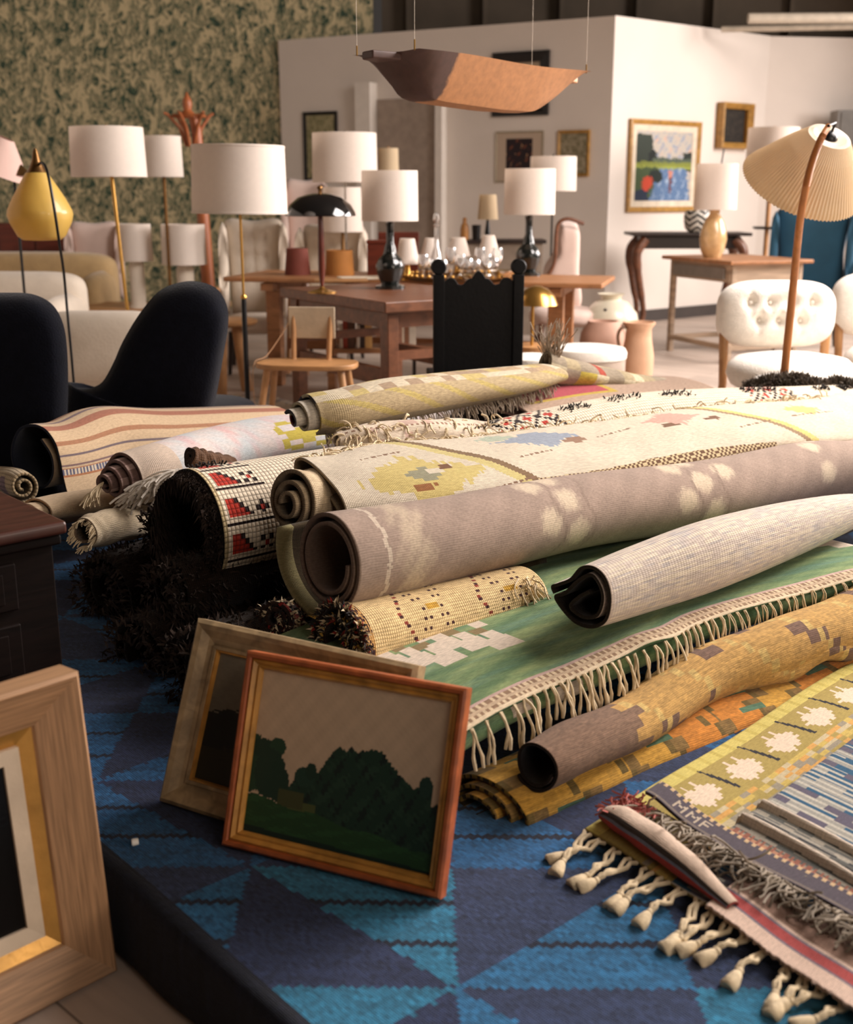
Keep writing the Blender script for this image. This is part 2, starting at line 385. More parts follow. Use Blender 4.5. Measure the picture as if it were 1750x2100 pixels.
def wallbox(name, Wf, s0, s1, z0, z1, th, mat, kind=None):
    A, d, n, L_ = Wf; a = A+d*s0; b = A+d*s1
    o = MB().slab([a+n*.002, b+n*.002, b+n*th, a+n*th], z0, z1).mk(name, mat)
    if kind: o['kind'] = kind
    return o
s0, _ = onwall(WL, 745, 300); s1, _ = onwall(WL, 775, 300)
wallbox('trim_1', WL, s0, s1, 0, 2.45, .16, M_trim, 'structure')
s0, _ = onwall(WL, 903, 300); s1, _ = onwall(WL, 917, 300)
wallbox('trim_2', WL, s0, s1, 0, 2.3, .12, M_trim, 'structure')
s0, _ = onwall(WL, 776, 300); s1, _ = onwall(WL, 903, 300)
wallbox('recess_panel', WL, s0, s1, 0, 2.28, .02, plain('shaded_recess', (168, 152, 138), .8), 'structure')  # shallow recess between the trims, its shade put into the grey
wallbox('baseboard_right', WR, 0, WR[3], 0, .12, .02, plain('dark_base', (70, 62, 58), .6), 'structure')
# the low podium under the rugs: its diagonal left edge shows at the bottom of the picture
E1, E2 = G(210, 1740, .15)[:2], G(620, 2100, .15)[:2]
ed = (E2-E1)/np.linalg.norm(E2-E1); en = np.array([ed[1], -ed[0]])   # outward, to the left
if en[0] > 0: en = -en
pod = [E1-ed*2.2-en*.01, E1+ed*2.45-en*.01, E1+ed*2.45-en*3.6, E1-ed*2.2-en*3.6]
struct('podium_base', MB().slab(pod[::-1] if np.cross(pod[1]-pod[0], pod[2]-pod[1]) < 0 else pod, 0, .144), plain('podium_board', (60, 42, 30), .7))
# pipes under the ceiling, top right
def pipe(px0, py0, px1, py1, D0, D1, r, lab):
    o = MB().tube([W(px0, py0, D0), W(px1, py1, D1)], r, 12).mk('ceiling_pipe', plain('pipe_white', (190, 178, 160), .5), smooth=True)
    p = o.matrix_world; tag(o, lab, 'pipe', None)
pipe(1535, 38, 1900, 36, 12.4, 12.4, .05, 'upper thick white pipe running above the right partition wall')
pipe(1480, 60, 1900, 52, 12.8, 12.6, .03, 'lower thin white pipe running above the right partition wall')

def noise2(u, v, s=1., seed=0):
    return (np.sin(u*s*3.1+seed)*np.sin(v*s*2.7+seed*1.7)+np.sin(u*s*7.3-v*s*4.1+seed*.3)*.6+np.sin(u*s*13.7+v*s*11.9+seed*2.2)*.35)/1.6

# ================================================================ blue rug over the podium
BLU = woven('weave_blue', .004, .0042, .35, .7, fleck=.3)
def blue_pat(x, y):
    n = len(x); x = x+.004*np.sin(y*260)*0; fx = (x-.046)/.357; fy = (y-1.506)/.320
    i = np.floor(fx); j = np.floor(fy); fx -= i; fy -= j
    # stair the diagonals like a slit weave
    q = np.floor(fy*36)/36+.5/36
    slash = ((i+j) % 2) == 0
    right = np.where(slash, fx > q, fx > 1-q)
    bright = np.where((j % 2) == 0, right, ~right)
    C = np.tile(np.array([50., 62, 92]), (n, 1))
    up = np.clip((y-1.45)/.6, 0, 1)
    tone = hash2(i, j)
    C[bright] = np.where((tone[bright] > .45)[:, None], (46, 114, 146), (44, 102, 144))
    C[bright & (j >= 1)] = (40, 92, 138)
    C[~bright & (tone > .6)] = (42, 52, 82)
    st = ((np.abs(fy-.335) < .022) | (np.abs(fy-.67) < .022)) & bright
    C[st] = (30, 36, 54)
    dd_ = (x-E1[0])*en[0]+(y-E1[1])*en[1]; C[dd_ > -.004] = (22, 26, 40)  # hanging side painted near black: its shade is put into the colour
    ab = 1+.22*(hash2(np.floor((x+y*.7)/.016), np.floor(y/.0045), 3)-.5)+.16*(hash2(0*x, np.floor(y/.006), 5)-.5)+.06*noise2(x*9, y*30, 1, 3)
    return C*ab[:, None]
nu, nvv = 430, 380
al = np.linspace(-2.1, 2.4, nu); out = []
drop = [(0.02, 0.006), (.025, -.02), (.027, -.06), (.03, -.10), (.035, -.135)]
inn = np.linspace(-3.0, 0.0, nvv)
for a_ in al:
    base = E1+ed*a_; row = []
    for q in inn:
        p = base+en*q; row.append((p[0], p[1], .15+.0015*math.sin(a_*9+q*7)+.002*math.sin(a_*3.1-q*5)))
    wv = .006*math.sin(a_*11)+.004*math.sin(a_*23+1)
    for dx, dz in drop:
        p = base+en*(dx+wv*(-dz)*6); row.append((p[0], p[1], .15+dz))
    out.append(row)
P = np.array(out)
def blue_sheet():
    Pf = P[:, ::-1]      # from the hanging hem inwards
    nrm = np.cross(np.gradient(Pf, axis=0)[5, 100], np.gradient(Pf, axis=1)[5, 100])
    if nrm[2] < 0: Pf = Pf[:, ::-1]
    org = np.array([0, 2.2, .15])
    cen = (Pf[:-1, :-1]+Pf[1:, 1:])/2
    xs, ys = cen[..., 0].ravel(), cen[..., 1].ravel()
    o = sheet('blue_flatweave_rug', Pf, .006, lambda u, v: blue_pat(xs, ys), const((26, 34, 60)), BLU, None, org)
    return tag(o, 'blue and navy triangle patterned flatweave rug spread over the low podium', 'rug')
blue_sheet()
ZR = .156

# ================================================================ the pile
def rug(name, label, st, prof, nu, thick, cf, cb, mat, group='rugs in the big pile', cat='rug', **k):
    P = sweep(st, prof, nu, **k); org = P.reshape(-1, 3).mean(0); org[2] = P[..., 2].min()
    o = sheet(name, P, thick, cf, cb, mat, None, org); tag(o, label, cat, group); o['_z'] = 0; del o['_z']
    return o, P, org
def shag(name, P, mat, parent, org, n, L, iu, iv, spread=.7, seed=1, w=.0035, grav=.4):
    """tufts standing off the faces of a grid; iu, iv = index ranges"""
    r = np.random.default_rng(seed)
    du = np.gradient(P, axis=0); dv = np.gradient(P, axis=1); nn = np.cross(du, dv); nn /= np.linalg.norm(nn, axis=2, keepdims=True)+1e-12
    I = r.integers(iu[0], iu[1], n); J = r.integers(iv[0], iv[1], n)
    b = P[I, J]-np.asarray(org)+du[I, J]*r.uniform(-.5, .5, (n, 1))+dv[I, J]*r.uniform(-.5, .5, (n, 1)); d = nn[I, J]+r.normal(0, spread, (n, 3))*.6; d[:, 2] -= grav*.3
    d /= np.linalg.norm(d, axis=1, keepdims=True); l = L*r.uniform(.5, 1.2, (n, 1))
    s = np.cross(d, r.normal(0, 1, (n, 3))); s /= np.linalg.norm(s, axis=1, keepdims=True)
    mid = b+d*l*.55; tip = b+d*l+np.array([0, 0, -1])*l*grav*.4+r.normal(0, .15, (n, 3))*l
    V = np.stack([b-s*w, b+s*w, mid+s*w*.8, mid-s*w*.8, tip], 1).reshape(-1, 3)
    k = np.arange(n)*5; F = [tuple(q) for q in np.stack([k, k+1, k+2, k+3], 1)]+[tuple(q) for q in np.stack([k+3, k+2, k+4], 1)]
    me = bpy.data.meshes.new(name); me.from_pydata(V.tolist(), [], F)
    o = finish(me, mat, False, name, parent, None); o['kind'] = 'stuff'; return o
M_black = plain('black_wool', (26, 20, 18), .95, var=.4, scale=40, bump=.4, sheen=.1)
M_brownshag = plain('dark_brown_shag', (46, 33, 25), .95, var=.45, scale=30, bump=.4)
M_grey = plain('charcoal_wool', (98, 88, 78), .95, var=.3, scale=50)
M_cream = plain('cream_thread', (214, 194, 160), .9, var=.15, scale=60, bump=.3)
M_greyth = plain('grey_thread', (158, 142, 124), .9, var=.2, scale=60)
M_white = plain('white_thread', (232, 222, 208), .9, var=.1, scale=60)

# ---- dark shaggy rolls under and to the left of the white kilim
SHW = woven('weave_dark', .006, .006, .3, .6)
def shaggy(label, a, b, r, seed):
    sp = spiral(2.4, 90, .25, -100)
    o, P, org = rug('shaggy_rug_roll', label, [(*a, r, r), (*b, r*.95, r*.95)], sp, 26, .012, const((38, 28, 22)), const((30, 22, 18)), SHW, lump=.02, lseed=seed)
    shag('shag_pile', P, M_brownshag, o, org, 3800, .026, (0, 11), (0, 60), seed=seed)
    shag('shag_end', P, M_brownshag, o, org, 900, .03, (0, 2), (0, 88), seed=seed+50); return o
shaggy('dark brown shaggy rug roll standing lowest, right behind the pale framed picture', W(410, 1385, 2.50), (1.0, 4.1, .28), .125, 1)
shaggy('dark brown shaggy rug roll, bottom left of the pile above the strip of blue rug', W(285, 1350, 2.74), (.55, 4.4, .28), .12, 2)
shaggy('black brown shaggy rug roll in the middle of the dark left end of the pile', W(350, 1210, 2.80), (.85, 4.4, .28), .085, 3)
shaggy('dark shaggy rug roll beside the chest, under the off white rug end', W(215, 1215, 3.10), (.25, 4.8, .32), .12, 4)
shaggy('black shaggy rug roll directly below the pale pink roll with ridged end', W(340, 1095, 3.08), (.35, 4.7, .44), .085, 5)
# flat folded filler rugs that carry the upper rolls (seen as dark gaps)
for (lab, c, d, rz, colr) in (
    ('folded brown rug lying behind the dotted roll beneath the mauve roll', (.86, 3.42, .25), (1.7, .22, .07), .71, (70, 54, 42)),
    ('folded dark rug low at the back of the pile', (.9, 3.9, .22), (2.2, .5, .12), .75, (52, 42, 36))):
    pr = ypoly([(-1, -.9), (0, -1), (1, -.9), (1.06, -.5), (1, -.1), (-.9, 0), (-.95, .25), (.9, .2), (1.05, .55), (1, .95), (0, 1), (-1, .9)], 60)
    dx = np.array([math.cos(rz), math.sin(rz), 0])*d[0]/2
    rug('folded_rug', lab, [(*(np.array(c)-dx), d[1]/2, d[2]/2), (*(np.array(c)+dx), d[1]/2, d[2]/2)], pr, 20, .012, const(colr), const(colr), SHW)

# ---- yellow and orange folded rug, lowest at the front
YEL = woven('weave_yellow', .0035, .004, .3, .5, fleck=.22)
def yellow_pat(u, v):
    C = np.tile(np.array([200., 152, 66]), (len(u), 1))
    k = np.floor(u/.155); f = u/.155-k
    C[hash2(k, 0*k, 1) > .5] = (200, 130, 56)
    w_ = v/.03; st = np.floor(w_)
    ch = (f+.16*(st % 3)) % 1 < .36
    C[ch & (hash2(k, st, 2) > .45)] = (134, 106, 62)
    ch2 = (f+.16*(st % 3)) % 1 < .12
    C[ch2] = (112, 92, 50)
    te = (np.abs(((u+.04) % .31)-.16) < .04) & (np.abs((v % .055)-.03) < .006)
    C[te] = (86, 116, 92)
    return C*(1+.12*(hash2(np.floor(u/.03), np.floor(v/.004), 3)-.5))[:, None]
sp = spiral(3.2, 240, .22, -120)
rug('yellow_orange_rug', 'golden yellow and orange block patterned rug rolled flat at the foot of the pile',
    [(*W(1005, 1642, 2.06), .115, .052), (*W(1200, 1560, 2.24), .12, .055), (*W(1450, 1465, 2.48), .13, .055), (*W(1700, 1385, 2.76), .13, .06), (1.55, 3.25, .22), ], sp, 260, .008, yellow_pat,
    lambda u, v: np.where(((v/.012).astype(int) % 2 == 0)[:, None], (120, 100, 46), (40, 34, 22)), YEL, lump=.012, lseed=3, tele=.05)
# ---- brown to mustard roll above it
def mustard_pat(u, v):
    C = np.tile(np.array([190., 150, 88]), (len(u), 1))
    C[u < .27+.03*((v/.025).astype(int) % 3)] = (124, 98, 80)
    k = np.floor((u-.2)/.2); f = (u-.2)/.2-k; st = np.floor(v/.028)
    C[(u > .2) & ((f+.2*(st % 4)) % 1 < .34) & (hash2(k, np.floor(st/2), 9) > .4)] = (118, 92, 78)
    C[(u > .3) & ((f+.13*(st % 5)) % 1 > .9)] = (198, 168, 104)
    return C*(1+.14*(hash2(np.floor(u/.02), np.floor(v/.005), 4)-.5))[:, None]
sp = spiral(1.35, 200, .72, -140)
rug('mustard_rug', 'brown and mustard rug roll with an open dark end below the green rug fringe',
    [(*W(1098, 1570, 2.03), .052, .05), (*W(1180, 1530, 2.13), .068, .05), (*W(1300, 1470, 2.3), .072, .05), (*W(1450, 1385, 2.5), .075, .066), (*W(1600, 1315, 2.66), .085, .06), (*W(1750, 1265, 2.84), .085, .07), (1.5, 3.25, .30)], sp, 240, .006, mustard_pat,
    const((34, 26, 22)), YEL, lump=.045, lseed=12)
rug('mustard_rug', 'second mustard and brown rug fold bulging out at the right frame edge',
    [(*W(1480, 1400, 2.52), .02, .02), (*W(1560, 1375, 2.58), .05, .04), (*W(1680, 1318, 2.72), .06, .045), (*W(1800, 1285, 2.86), .07, .05), (1.6, 3.2, .27)], spiral(1.2, 120, .7, -140), 120, .006, lambda u, v: mustard_pat(u+.6, v+.05),
    const((34, 26, 22)), YEL, lump=.05, lseed=22)

# ---- green rug with fringe
GRN = woven('weave_green', .0045, .0035, .22, .45, fleck=.2)
zg = .335
fe = [(940, 1500), (1100, 1412), (1200, 1372), (1300, 1333), (1380, 1300), (1440, 1268), (1550, 1238), (1650, 1208), (1760, 1182), (1900, 1155)]
FE = spline([G(x, y, zg+(.010 if 1330 < x < 1450 else 0)) for x, y in fe], 260)
bd = np.array([-.66, .75, 0]); nv = 150
VV = np.linspace(0, .62, nv)
su = np.concatenate([[0], np.cumsum(np.linalg.norm(np.diff(FE, axis=0), axis=1))])
P = np.array([[FE[i]+bd*v+np.array([0, 0, .004*math.sin(su[i]*14)*math.exp(-v*9)-.012*math.exp(-v*45)+.008*math.exp(-((su[i]-.62)/.06)**2)*math.exp(-v*12)]) for v in VV] for i in range(260)])
def green_pat(u, v):
    n = noise2(u*2.2, v*14, 1, 2)+.6*noise2(u*6, v*40, 1, 5)
    n = np.clip(.5+.5*n, 0, 1)[:, None]
    C = np.array([82., 112, 76])*(1-n)+np.array([140, 156, 104])*n
    n2 = np.clip(noise2(u*1.5, v*22, 1, 8), 0, 1)[:, None]; C = C*(1-n2*.5)+np.array([96., 132, 122])*n2*.5
    # stepped cream and brown motif near the left and right back
    for u0 in (.0, 1.42):
        for k in range(7):
            a0 = u0+.03+.052*k; v0 = .225+.028*((k*2) % 3)-.006*k
            m = band(u, a0, a0+.075) & band(v, v0, v0+.06); C[m] = (206, 190, 172)
            m = band(u, a0+.03, a0+.07) & band(v, v0+.06, v0+.10); C[m] = (206, 190, 172)
            m = band(u, a0+.02, a0+.06) & band(v, v0+.10, v0+.13); C[m] = (128, 108, 70)
            m = band(u, a0+.05, a0+.09) & band(v, v0+.13, v0+.16); C[m] = (206, 190, 172)
    b_ = v < .045
    fr = ((u/.009).astype(int) % 2 == 0)
    C[b_ & fr] = (206, 184, 152); C[b_ & ~fr] = (140, 112, 88)
    C[v < .008] = (210, 190, 160); C[band(v, .040, .046)] = (190, 160, 150)
    C[band(v, .018, .026) & b_] = (188, 164, 136)
    return C
org = np.array([.6, 2.6, .2])
gr = thing('green_fringed_rug', 'green rug with cream stepped motif and knotted fringe hanging along its front edge', 'rug', org, group='rugs in the big pile')
sheet('top_layer', P, .008, green_pat, const((70, 100, 64)), GRN, gr, org)
pr = spiral(1.5, 90, .55, -170)
SS = [(*(FE[i]+bd*.075+np.array([0, 0, -.048])), .06, .038) for i in range(0, 260, 20)]
P2 = sweep(SS, pr, 150, lump=.03, lseed=4)
def green2(u, v):
    C = green_pat(u, v+.07); m = band(u, .17, .30) & band(v, .2, .3); C[m] = (196, 184, 168); m = band(u, .36, .42) & band(v, .24, .3); C[m] = (196, 184, 168); return C
sheet('lower_fold', P2, .008, green2, const((50, 76, 50)), GRN, gr, org)
P3 = sweep([(*(FE[i]+bd*.33+np.array([0, 0, -.055])), .15, .04) for i in range(0, 260, 20)], spiral(1.5, 60, .5, -170), 60, lump=.02, lseed=8)
sheet('inner_fold', P3, .01, const((60, 92, 58)), const((50, 76, 50)), GRN, gr, org)
rs = random.Random(3)
i = 4
while i < 255:
    u = su[i]; thin = u > .92
    L = rs.uniform(.075, .10) if not thin else rs.uniform(.05, .085)
    mbt = MB()
    for q in range(2 if not thin else 3):
        d0 = -bd*.8+np.array([rs.uniform(-.25, .25), 0, -.3])
        pts = strand(FE[i]-bd*.002+np.array([0.003*q, 0.002*q, -.008]), d0, L, n=7, droop=1.15, curl=.38, rs=rs)
        mbt.tube(pts, [(.0030 if not thin else .0016)]*5+[(.0042 if not thin else .0018)]*2+[.0035 if not thin else .001], 6)
    mbt.mk('tassel', M_cream, gr, smooth=True, world=org)
    i += rs.choice((4, 5, 6)) if not (.58 < u < .72) else 8

# ---- dotted cream and gold roll
DOT = woven('weave_dotted', .006, .0075, .4, .8, fleck=.2)
def dotted_pat(u, v):
    C = np.tile(np.array([222., 192, 140]), (len(u), 1))
    st = np.floor(v/.012); dash = (v/.012-st) < .62
    ph = np.abs(((v-.08)/.17) % 2-1)*.09            # zigzag
    for c in (.10, .36, .62, .88):
        m = (np.abs(u-c-.02-ph) < .006) & dash; C[m & (st % 2 == 0)] = (70, 34, 34); C[m & (st % 2 == 1)] = (150, 66, 50)
        for sg in (-1, 1):
            for o_ in (0, .018):
                m = (np.abs(np.abs(u-c-.13)-(.012+o_+ph*.75)) < .0045) & dash; C[m & (st % 2 == 1)] = (74, 44, 42)
        m = (np.abs(u-c-.13) < .02) & (np.abs(v % .17-.085) < .006); C[m] = (196, 150, 56)
    e = u < .03; C[e] = np.where((hash2(np.floor(u[e]/.004), np.floor(v[e]/.006)) > .5)[:, None], (60, 28, 26), (196, 150, 90))
    return C
sp = spiral(2.6, 200, .2, -110)
o, P, org = rug('dotted_rug_roll', 'cream gold roll dotted with dark red dashed diamonds beneath the mauve roll',
    [(*W(690, 1318, 2.40), .100, .095), (*W(860, 1277, 2.58), .105, .098), (*W(1072, 1222, 2.80), .100, .088)], sp, 330, .01, dotted_pat, const((44, 26, 22)), DOT, lump=.01)
for nm, mt, n, sd in (('pile_dark', M_black, 900, 1), ('pile_cream', M_cream, 420, 2), ('pile_red', plain('red_wool', (150, 40, 34), .95), 190, 3), ('pile_gold', plain('gold_wool', (180, 140, 60), .95), 150, 4)):
    shag(nm, P, mt, o, org, n, .022, (0, 5), (0, 195), seed=sd, spread=1.0)
# tied cream tail at its far end
mb = MB(); rs = random.Random(8)
for k in range(26): mb.tube(strand(W(1075, 1200, 2.72)+np.array([rs.uniform(-.02, .03), rs.uniform(-.02, .02), rs.uniform(-.012, .02)]), (rs.uniform(-.4, 1), -.5, rs.uniform(-.5, .3)), rs.uniform(.05, .10), n=5, droop=.6, curl=.5, rs=rs), .0022, 5)
f_ = mb.mk('fringe', M_cream, o, smooth=True, world=org); f_['kind'] = 'stuff'
rug('multicolour_rug_roll', 'small tufted rug roll end speckled cream red and black above the leaning frames',
    [(*W(560, 1270, 2.56), .05, .045), (*W(700, 1245, 2.85), .06, .05), (.55, 3.45, .40)], spiral(2.5, 120, .2, -100), 60, .01,
    lambda u, v: np.array([(60, 34, 30), (196, 176, 140), (130, 50, 42), (34, 30, 30)], float)[(hash2(np.floor(u/.006), np.floor(v/.008))*3.99).astype(int)], const((50, 34, 28)), DOT)
mo = bpy.data.objects['multicolour_rug_roll']; P = sweep([(*W(560, 1270, 2.56), .05, .045), (*W(700, 1245, 2.85), .06, .05), (.55, 3.45, .40)], spiral(2.5, 120, .2, -100), 60)
for nm, mt, n, sd in (('pile_dark', M_black, 500, 11), ('pile_cream', M_cream, 420, 12), ('pile_red', MC['red_wool'], 120, 13)):
    shag(nm, P, mt, mo, np.array(mo.location), n, .018, (0, 9), (0, 118), seed=sd, spread=.9)

# ---- mauve grey roll, the big one
MAU = woven('weave_mauve', .0022, .005, .16, .35, fleck=.14)
mst = [(*W(672, 1150, 2.5), .112, .116), (*W(900, 1106, 2.74), .118, .108), (*W(1180, 1046, 3.10), .12, .102), (*W(1450, 1010, 3.45), .12, .104), (*W(1650, 965, 3.78), .118, .10), (*W(1760, 955, 3.95), .115, .095), (1.75, 4.3, .38)]
blob = [(.73, .27), (.73, .36), (.75, .18), (.64, .22), (.64, .34), (1.30, .27), (1.30, .37), (1.34, .18), (1.22, .22), (1.22, .34), (1.42, .30), (1.92, .22), (1.92, .33), (1.98, .4)]
def mauve_pat(u, v):
    n = noise2(u*3, v*5, 3, 1); C = np.tile(np.array([158., 138, 124]), (len(u), 1))*(1+.05*n)[:, None]
    j = .006*noise2(u*0, v*40, 1, 4)
    def mixc(m, c):
        m = np.clip(m, 0, 1)[:, None]; C[:] = C*(1-m)+np.array(c, float)*m
    mixc((np.abs(u-.088-j*.5) < .006)*.8, (208, 192, 172))
    mixc(np.clip(1.15-np.abs(u-.175)/.055+.5*noise2(u*20, v*26, 1, 7), 0, 1)*.62, (206, 188, 160))
    for cu, cv in blob:
        d = ((u-cu)/.045)**2+((v-cv)/.038)**2; mixc(np.clip(1.3-d+.35*noise2(u*30, v*30, 1, 3), 0, 1)*.85, (212, 194, 168))
    for cu in (.685, .81, 1.27, 1.39):
        mixc(np.clip(1-np.abs(u-cu-.014*np.sin(v*42))/.010, 0, 1)*.5, (126, 108, 96))
    return C
sp = spiral(2.3, 230, .60, -105)
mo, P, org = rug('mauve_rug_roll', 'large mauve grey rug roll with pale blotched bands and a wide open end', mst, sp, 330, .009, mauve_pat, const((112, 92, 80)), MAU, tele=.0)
# ---- olive flap of another rug curling out behind the mauve roll's open end
OLI = woven('weave_olive', .004, .004, .25, .5)
ar = []
for q in np.linspace(0, 1, 26):
    th = math.radians(160+q*125); c0 = W(668, 1150, 2.56); ar.append([(c0+np.array([-.80, .60, 0])*(math.cos(th)*-.0)+np.array([.66, -.75, 0])*math.cos(th)*(.165)+np.array([0, 0, 1])*math.sin(th)*.140+np.array([.75, .66, 0])*s_) for s_ in np.linspace(-.02, .7, 20)])
P = np.array(ar).transpose(1, 0, 2)
org = P.reshape(-1, 3).mean(0)
o = sheet('olive_rug', P, .014, lambda u, v: np.where((u < .012)[:, None], (150, 150, 120), (112, 96, 66)), lambda u, v: np.where((u < .02)[:, None], (150, 140, 100), (70, 58, 40)), OLI, None, org)
tag(o, 'dull olive rug edge curling under the open end of the mauve roll', 'rug', 'rugs in the big pile')

# ---- pale grey roll lying on the green rug, nearest
PAL = woven('weave_pale', .010, .0045, .12, .5, fleck=.16)
def pale_pat(u, v):
    C = np.tile(np.array([196., 182, 170]), (len(u), 1))
    ln = np.floor(v/.0065); h = hash2(np.floor(u/.03+ln*.37), ln, 2)
    C[(ln % 2 == 0) & (h > .3)] = (212, 198, 178); C[(ln % 2 == 1) & (h > .8)] = (182, 172, 166)
    bl = np.clip(noise2(u*2.5, v*6, 2, 3)-.35, 0, 1)[:, None]; C = C*(1-bl*.5)+np.array([172., 168, 170])*bl*.5
    C[u < .01] = (196, 180, 166)
    return C
prof_tear = ypoly([(-1.15, -.2), (-1.25, .0), (-1.05, .12), (-.55, .42), (-.15, .9), (.35, 1.0), (.78, .72), (.98, .1), (.85, -.62), (.3, -.98), (-.4, -.92), (-1.1, -.35), (-.75, -.1), (-.2, .5), (.3, .75), (.7, .2), (.55, -.5), (0, -.72), (-.5, -.5), (-.2, -.1), (.2, .2)], 220)
# run it anticlockwise
prof_tear = prof_tear[::-1]; prof_tear = np.roll(prof_tear, 0, axis=0)
nst = [(*W(1198, 1222, 2.44), .070, .068), (*W(1300, 1185, 2.58), .082, .078), (*W(1430, 1140, 2.76), .092, .086), (*W(1560, 1098, 2.97), .088, .078), (*W(1670, 1065, 3.16), .072, .062), (*W(1745, 1045, 3.30), .048, .044), (*W(1768, 1040, 3.35), .02, .02)]
pt = sweep(nst, prof_tear, 240)
org = pt.reshape(-1, 3).mean(0)
# outside faces are those turned away from the axis whichever way the section runs
def pile_dark(u, v): return np.tile(np.array([40., 33, 28]), (len(u), 1))
o = sheet('pale_grey_rug_roll', pt, .008, pale_pat, pile_dark, PAL, None, org)
tag(o, 'pale grey ribbed rug roll with black pile inside lying on the green rug', 'rug', 'rugs in the big pile')
palo, palP = o, pt

# ---- white grid kilim, large roll with black shaggy underside
GRD = woven('weave_grid', .0125, .0125, .62, 1.0, fleck=.10)
kst = [(*W(392, 1085, 2.93), .150, .175), (*W(560, 1050, 3.12), .155, .168), (*W(950, 968, 3.65), .155, .16), (*W(1300, 886, 4.2), .16, .155), (*W(1640, 862, 4.75), .17, .155), (*W(1715, 858, 4.9), .17, .155)]
def kilim_pat(u, v):
    C = np.tile(np.array([228., 212, 188]), (len(u), 1)); g = .0125
    iu, iv = np.floor(u/g), np.floor(v/g)
    red, blk = (176, 52, 38), (40, 26, 24)
    C[(iu <= 0)] = (190, 170, 130)
    for k, v0 in enumerate((.20, .285, .37, .455)):
        k0 = round(v0/g); m = band(iu, 4, 13)
        C[(np.abs(v-k0*g) < .0028) & band(u, g*1.2, g*13.5)] = blk
        for q in range(1, 5):
            C[(iv == k0+q) & band(iu, 2, 8-q)] = red
            C[(iv == k0+q) & (iu == 8-q)] = blk
        C[band(iv, k0+1, k0+4) & band(iu, 9, 12) & ((iu+iv) % 2 == 0)] = blk
        C[(iv == k0+2) & (iu == 10)] = red
    for u0 in (1.12, 2.38):           # lattices of red and black diamonds over the top
        a = np.abs(((u-u0)/.05) % 2-1)+np.abs(((v-.4)/.04) % 2-1)
        zone = band(u, u0, u0+.28) & band(v, .36, .60)
        C[zone & (np.abs(a-1) < .16)] = blk; C[zone & (a < .45)] = red; C[zone & (a > 1.62)] = red
    return C
sp = spiral(1.6, 230, .62, -95)
kil, P, org = rug('white_kilim_roll', 'thick white grid woven kilim roll with red stepped motifs and black shaggy underside', kst, sp, 300, .012, kilim_pat, const((24, 18, 16)), GRD, lump=.006, lseed=2)
shag('shag_pile', P[:, ::-1], M_black, kil, org, 5200, .03, (0, 10), (0, 225), seed=21, w=.003, grav=1.2)
# black shag spilling round the near rim and a torn beige edge
rim = P[0]; du = P[0]-P[4]; du /= np.linalg.norm(du, axis=1, keepdims=True)
rg2 = np.stack([rim+du*.012*k-np.array([0, 0, .004])*k for k in range(5)])
shag('rim_shag', rg2[:, :150], M_brownshag, kil, org, 4200, .028, (0, 4), (0, 149), seed=22, grav=1.8, w=.0035)
rim = P[-1]; rg3 = np.stack([rim+(P[-1]-P[-4])*.6*k for k in range(5)])
shag('far_shag', rg3[:, :160], M_grey, kil, org, 3600, .05, (0, 4), (40, 160), seed=23, grav=.1, w=.005)
fst_ = [(*W(1530, 796, 4.98), .012, .012), (*W(1580, 789, 4.96), .03, .03), (*W(1640, 788, 4.93), .036, .034), (*W(1690, 806, 4.88), .038, .034), (*W(1728, 842, 4.8), .038, .034), (*W(1752, 880, 4.72), .036, .03), (*W(1775, 930, 4.66), .03, .03)]
Pf = sweep(fst_, spiral(1.0, 40, .97, -170), 90)
sheet('shaggy_fold', Pf, .006, const((58, 52, 46)), const((40, 36, 32)), SHW, kil, org)
shag('fold_shag', Pf, M_grey, kil, org, 7000, .028, (0, 90), (0, 39), seed=31, grav=.1, w=.003)
# black pick-up tufts along the top of the kilim
i0 = int(230*.30)
mb = MB(); rs = random.Random(4)
for (f0, f1, jv) in ((.02, .11, .335), (.40, .43, .30), (.505, .535, .295), (.56, .60, .30), (.62, .65, .29), (.70, .74, .295), (.80, .84, .29), (.90, .93, .285)):
    for q in range(46):
        i = int(299*rs.uniform(f0, f1)); j = int(jv*230+rs.uniform(-3, 3)); p = P[i, j]
        mb.tube([p, p+np.array([rs.uniform(-.012, .012), rs.uniform(-.012, .0), rs.uniform(.006, .02)])], .0022, 4)
t_ = mb.mk('black_tufts', M_black, kil, world=org); t_['kind'] = 'stuff'

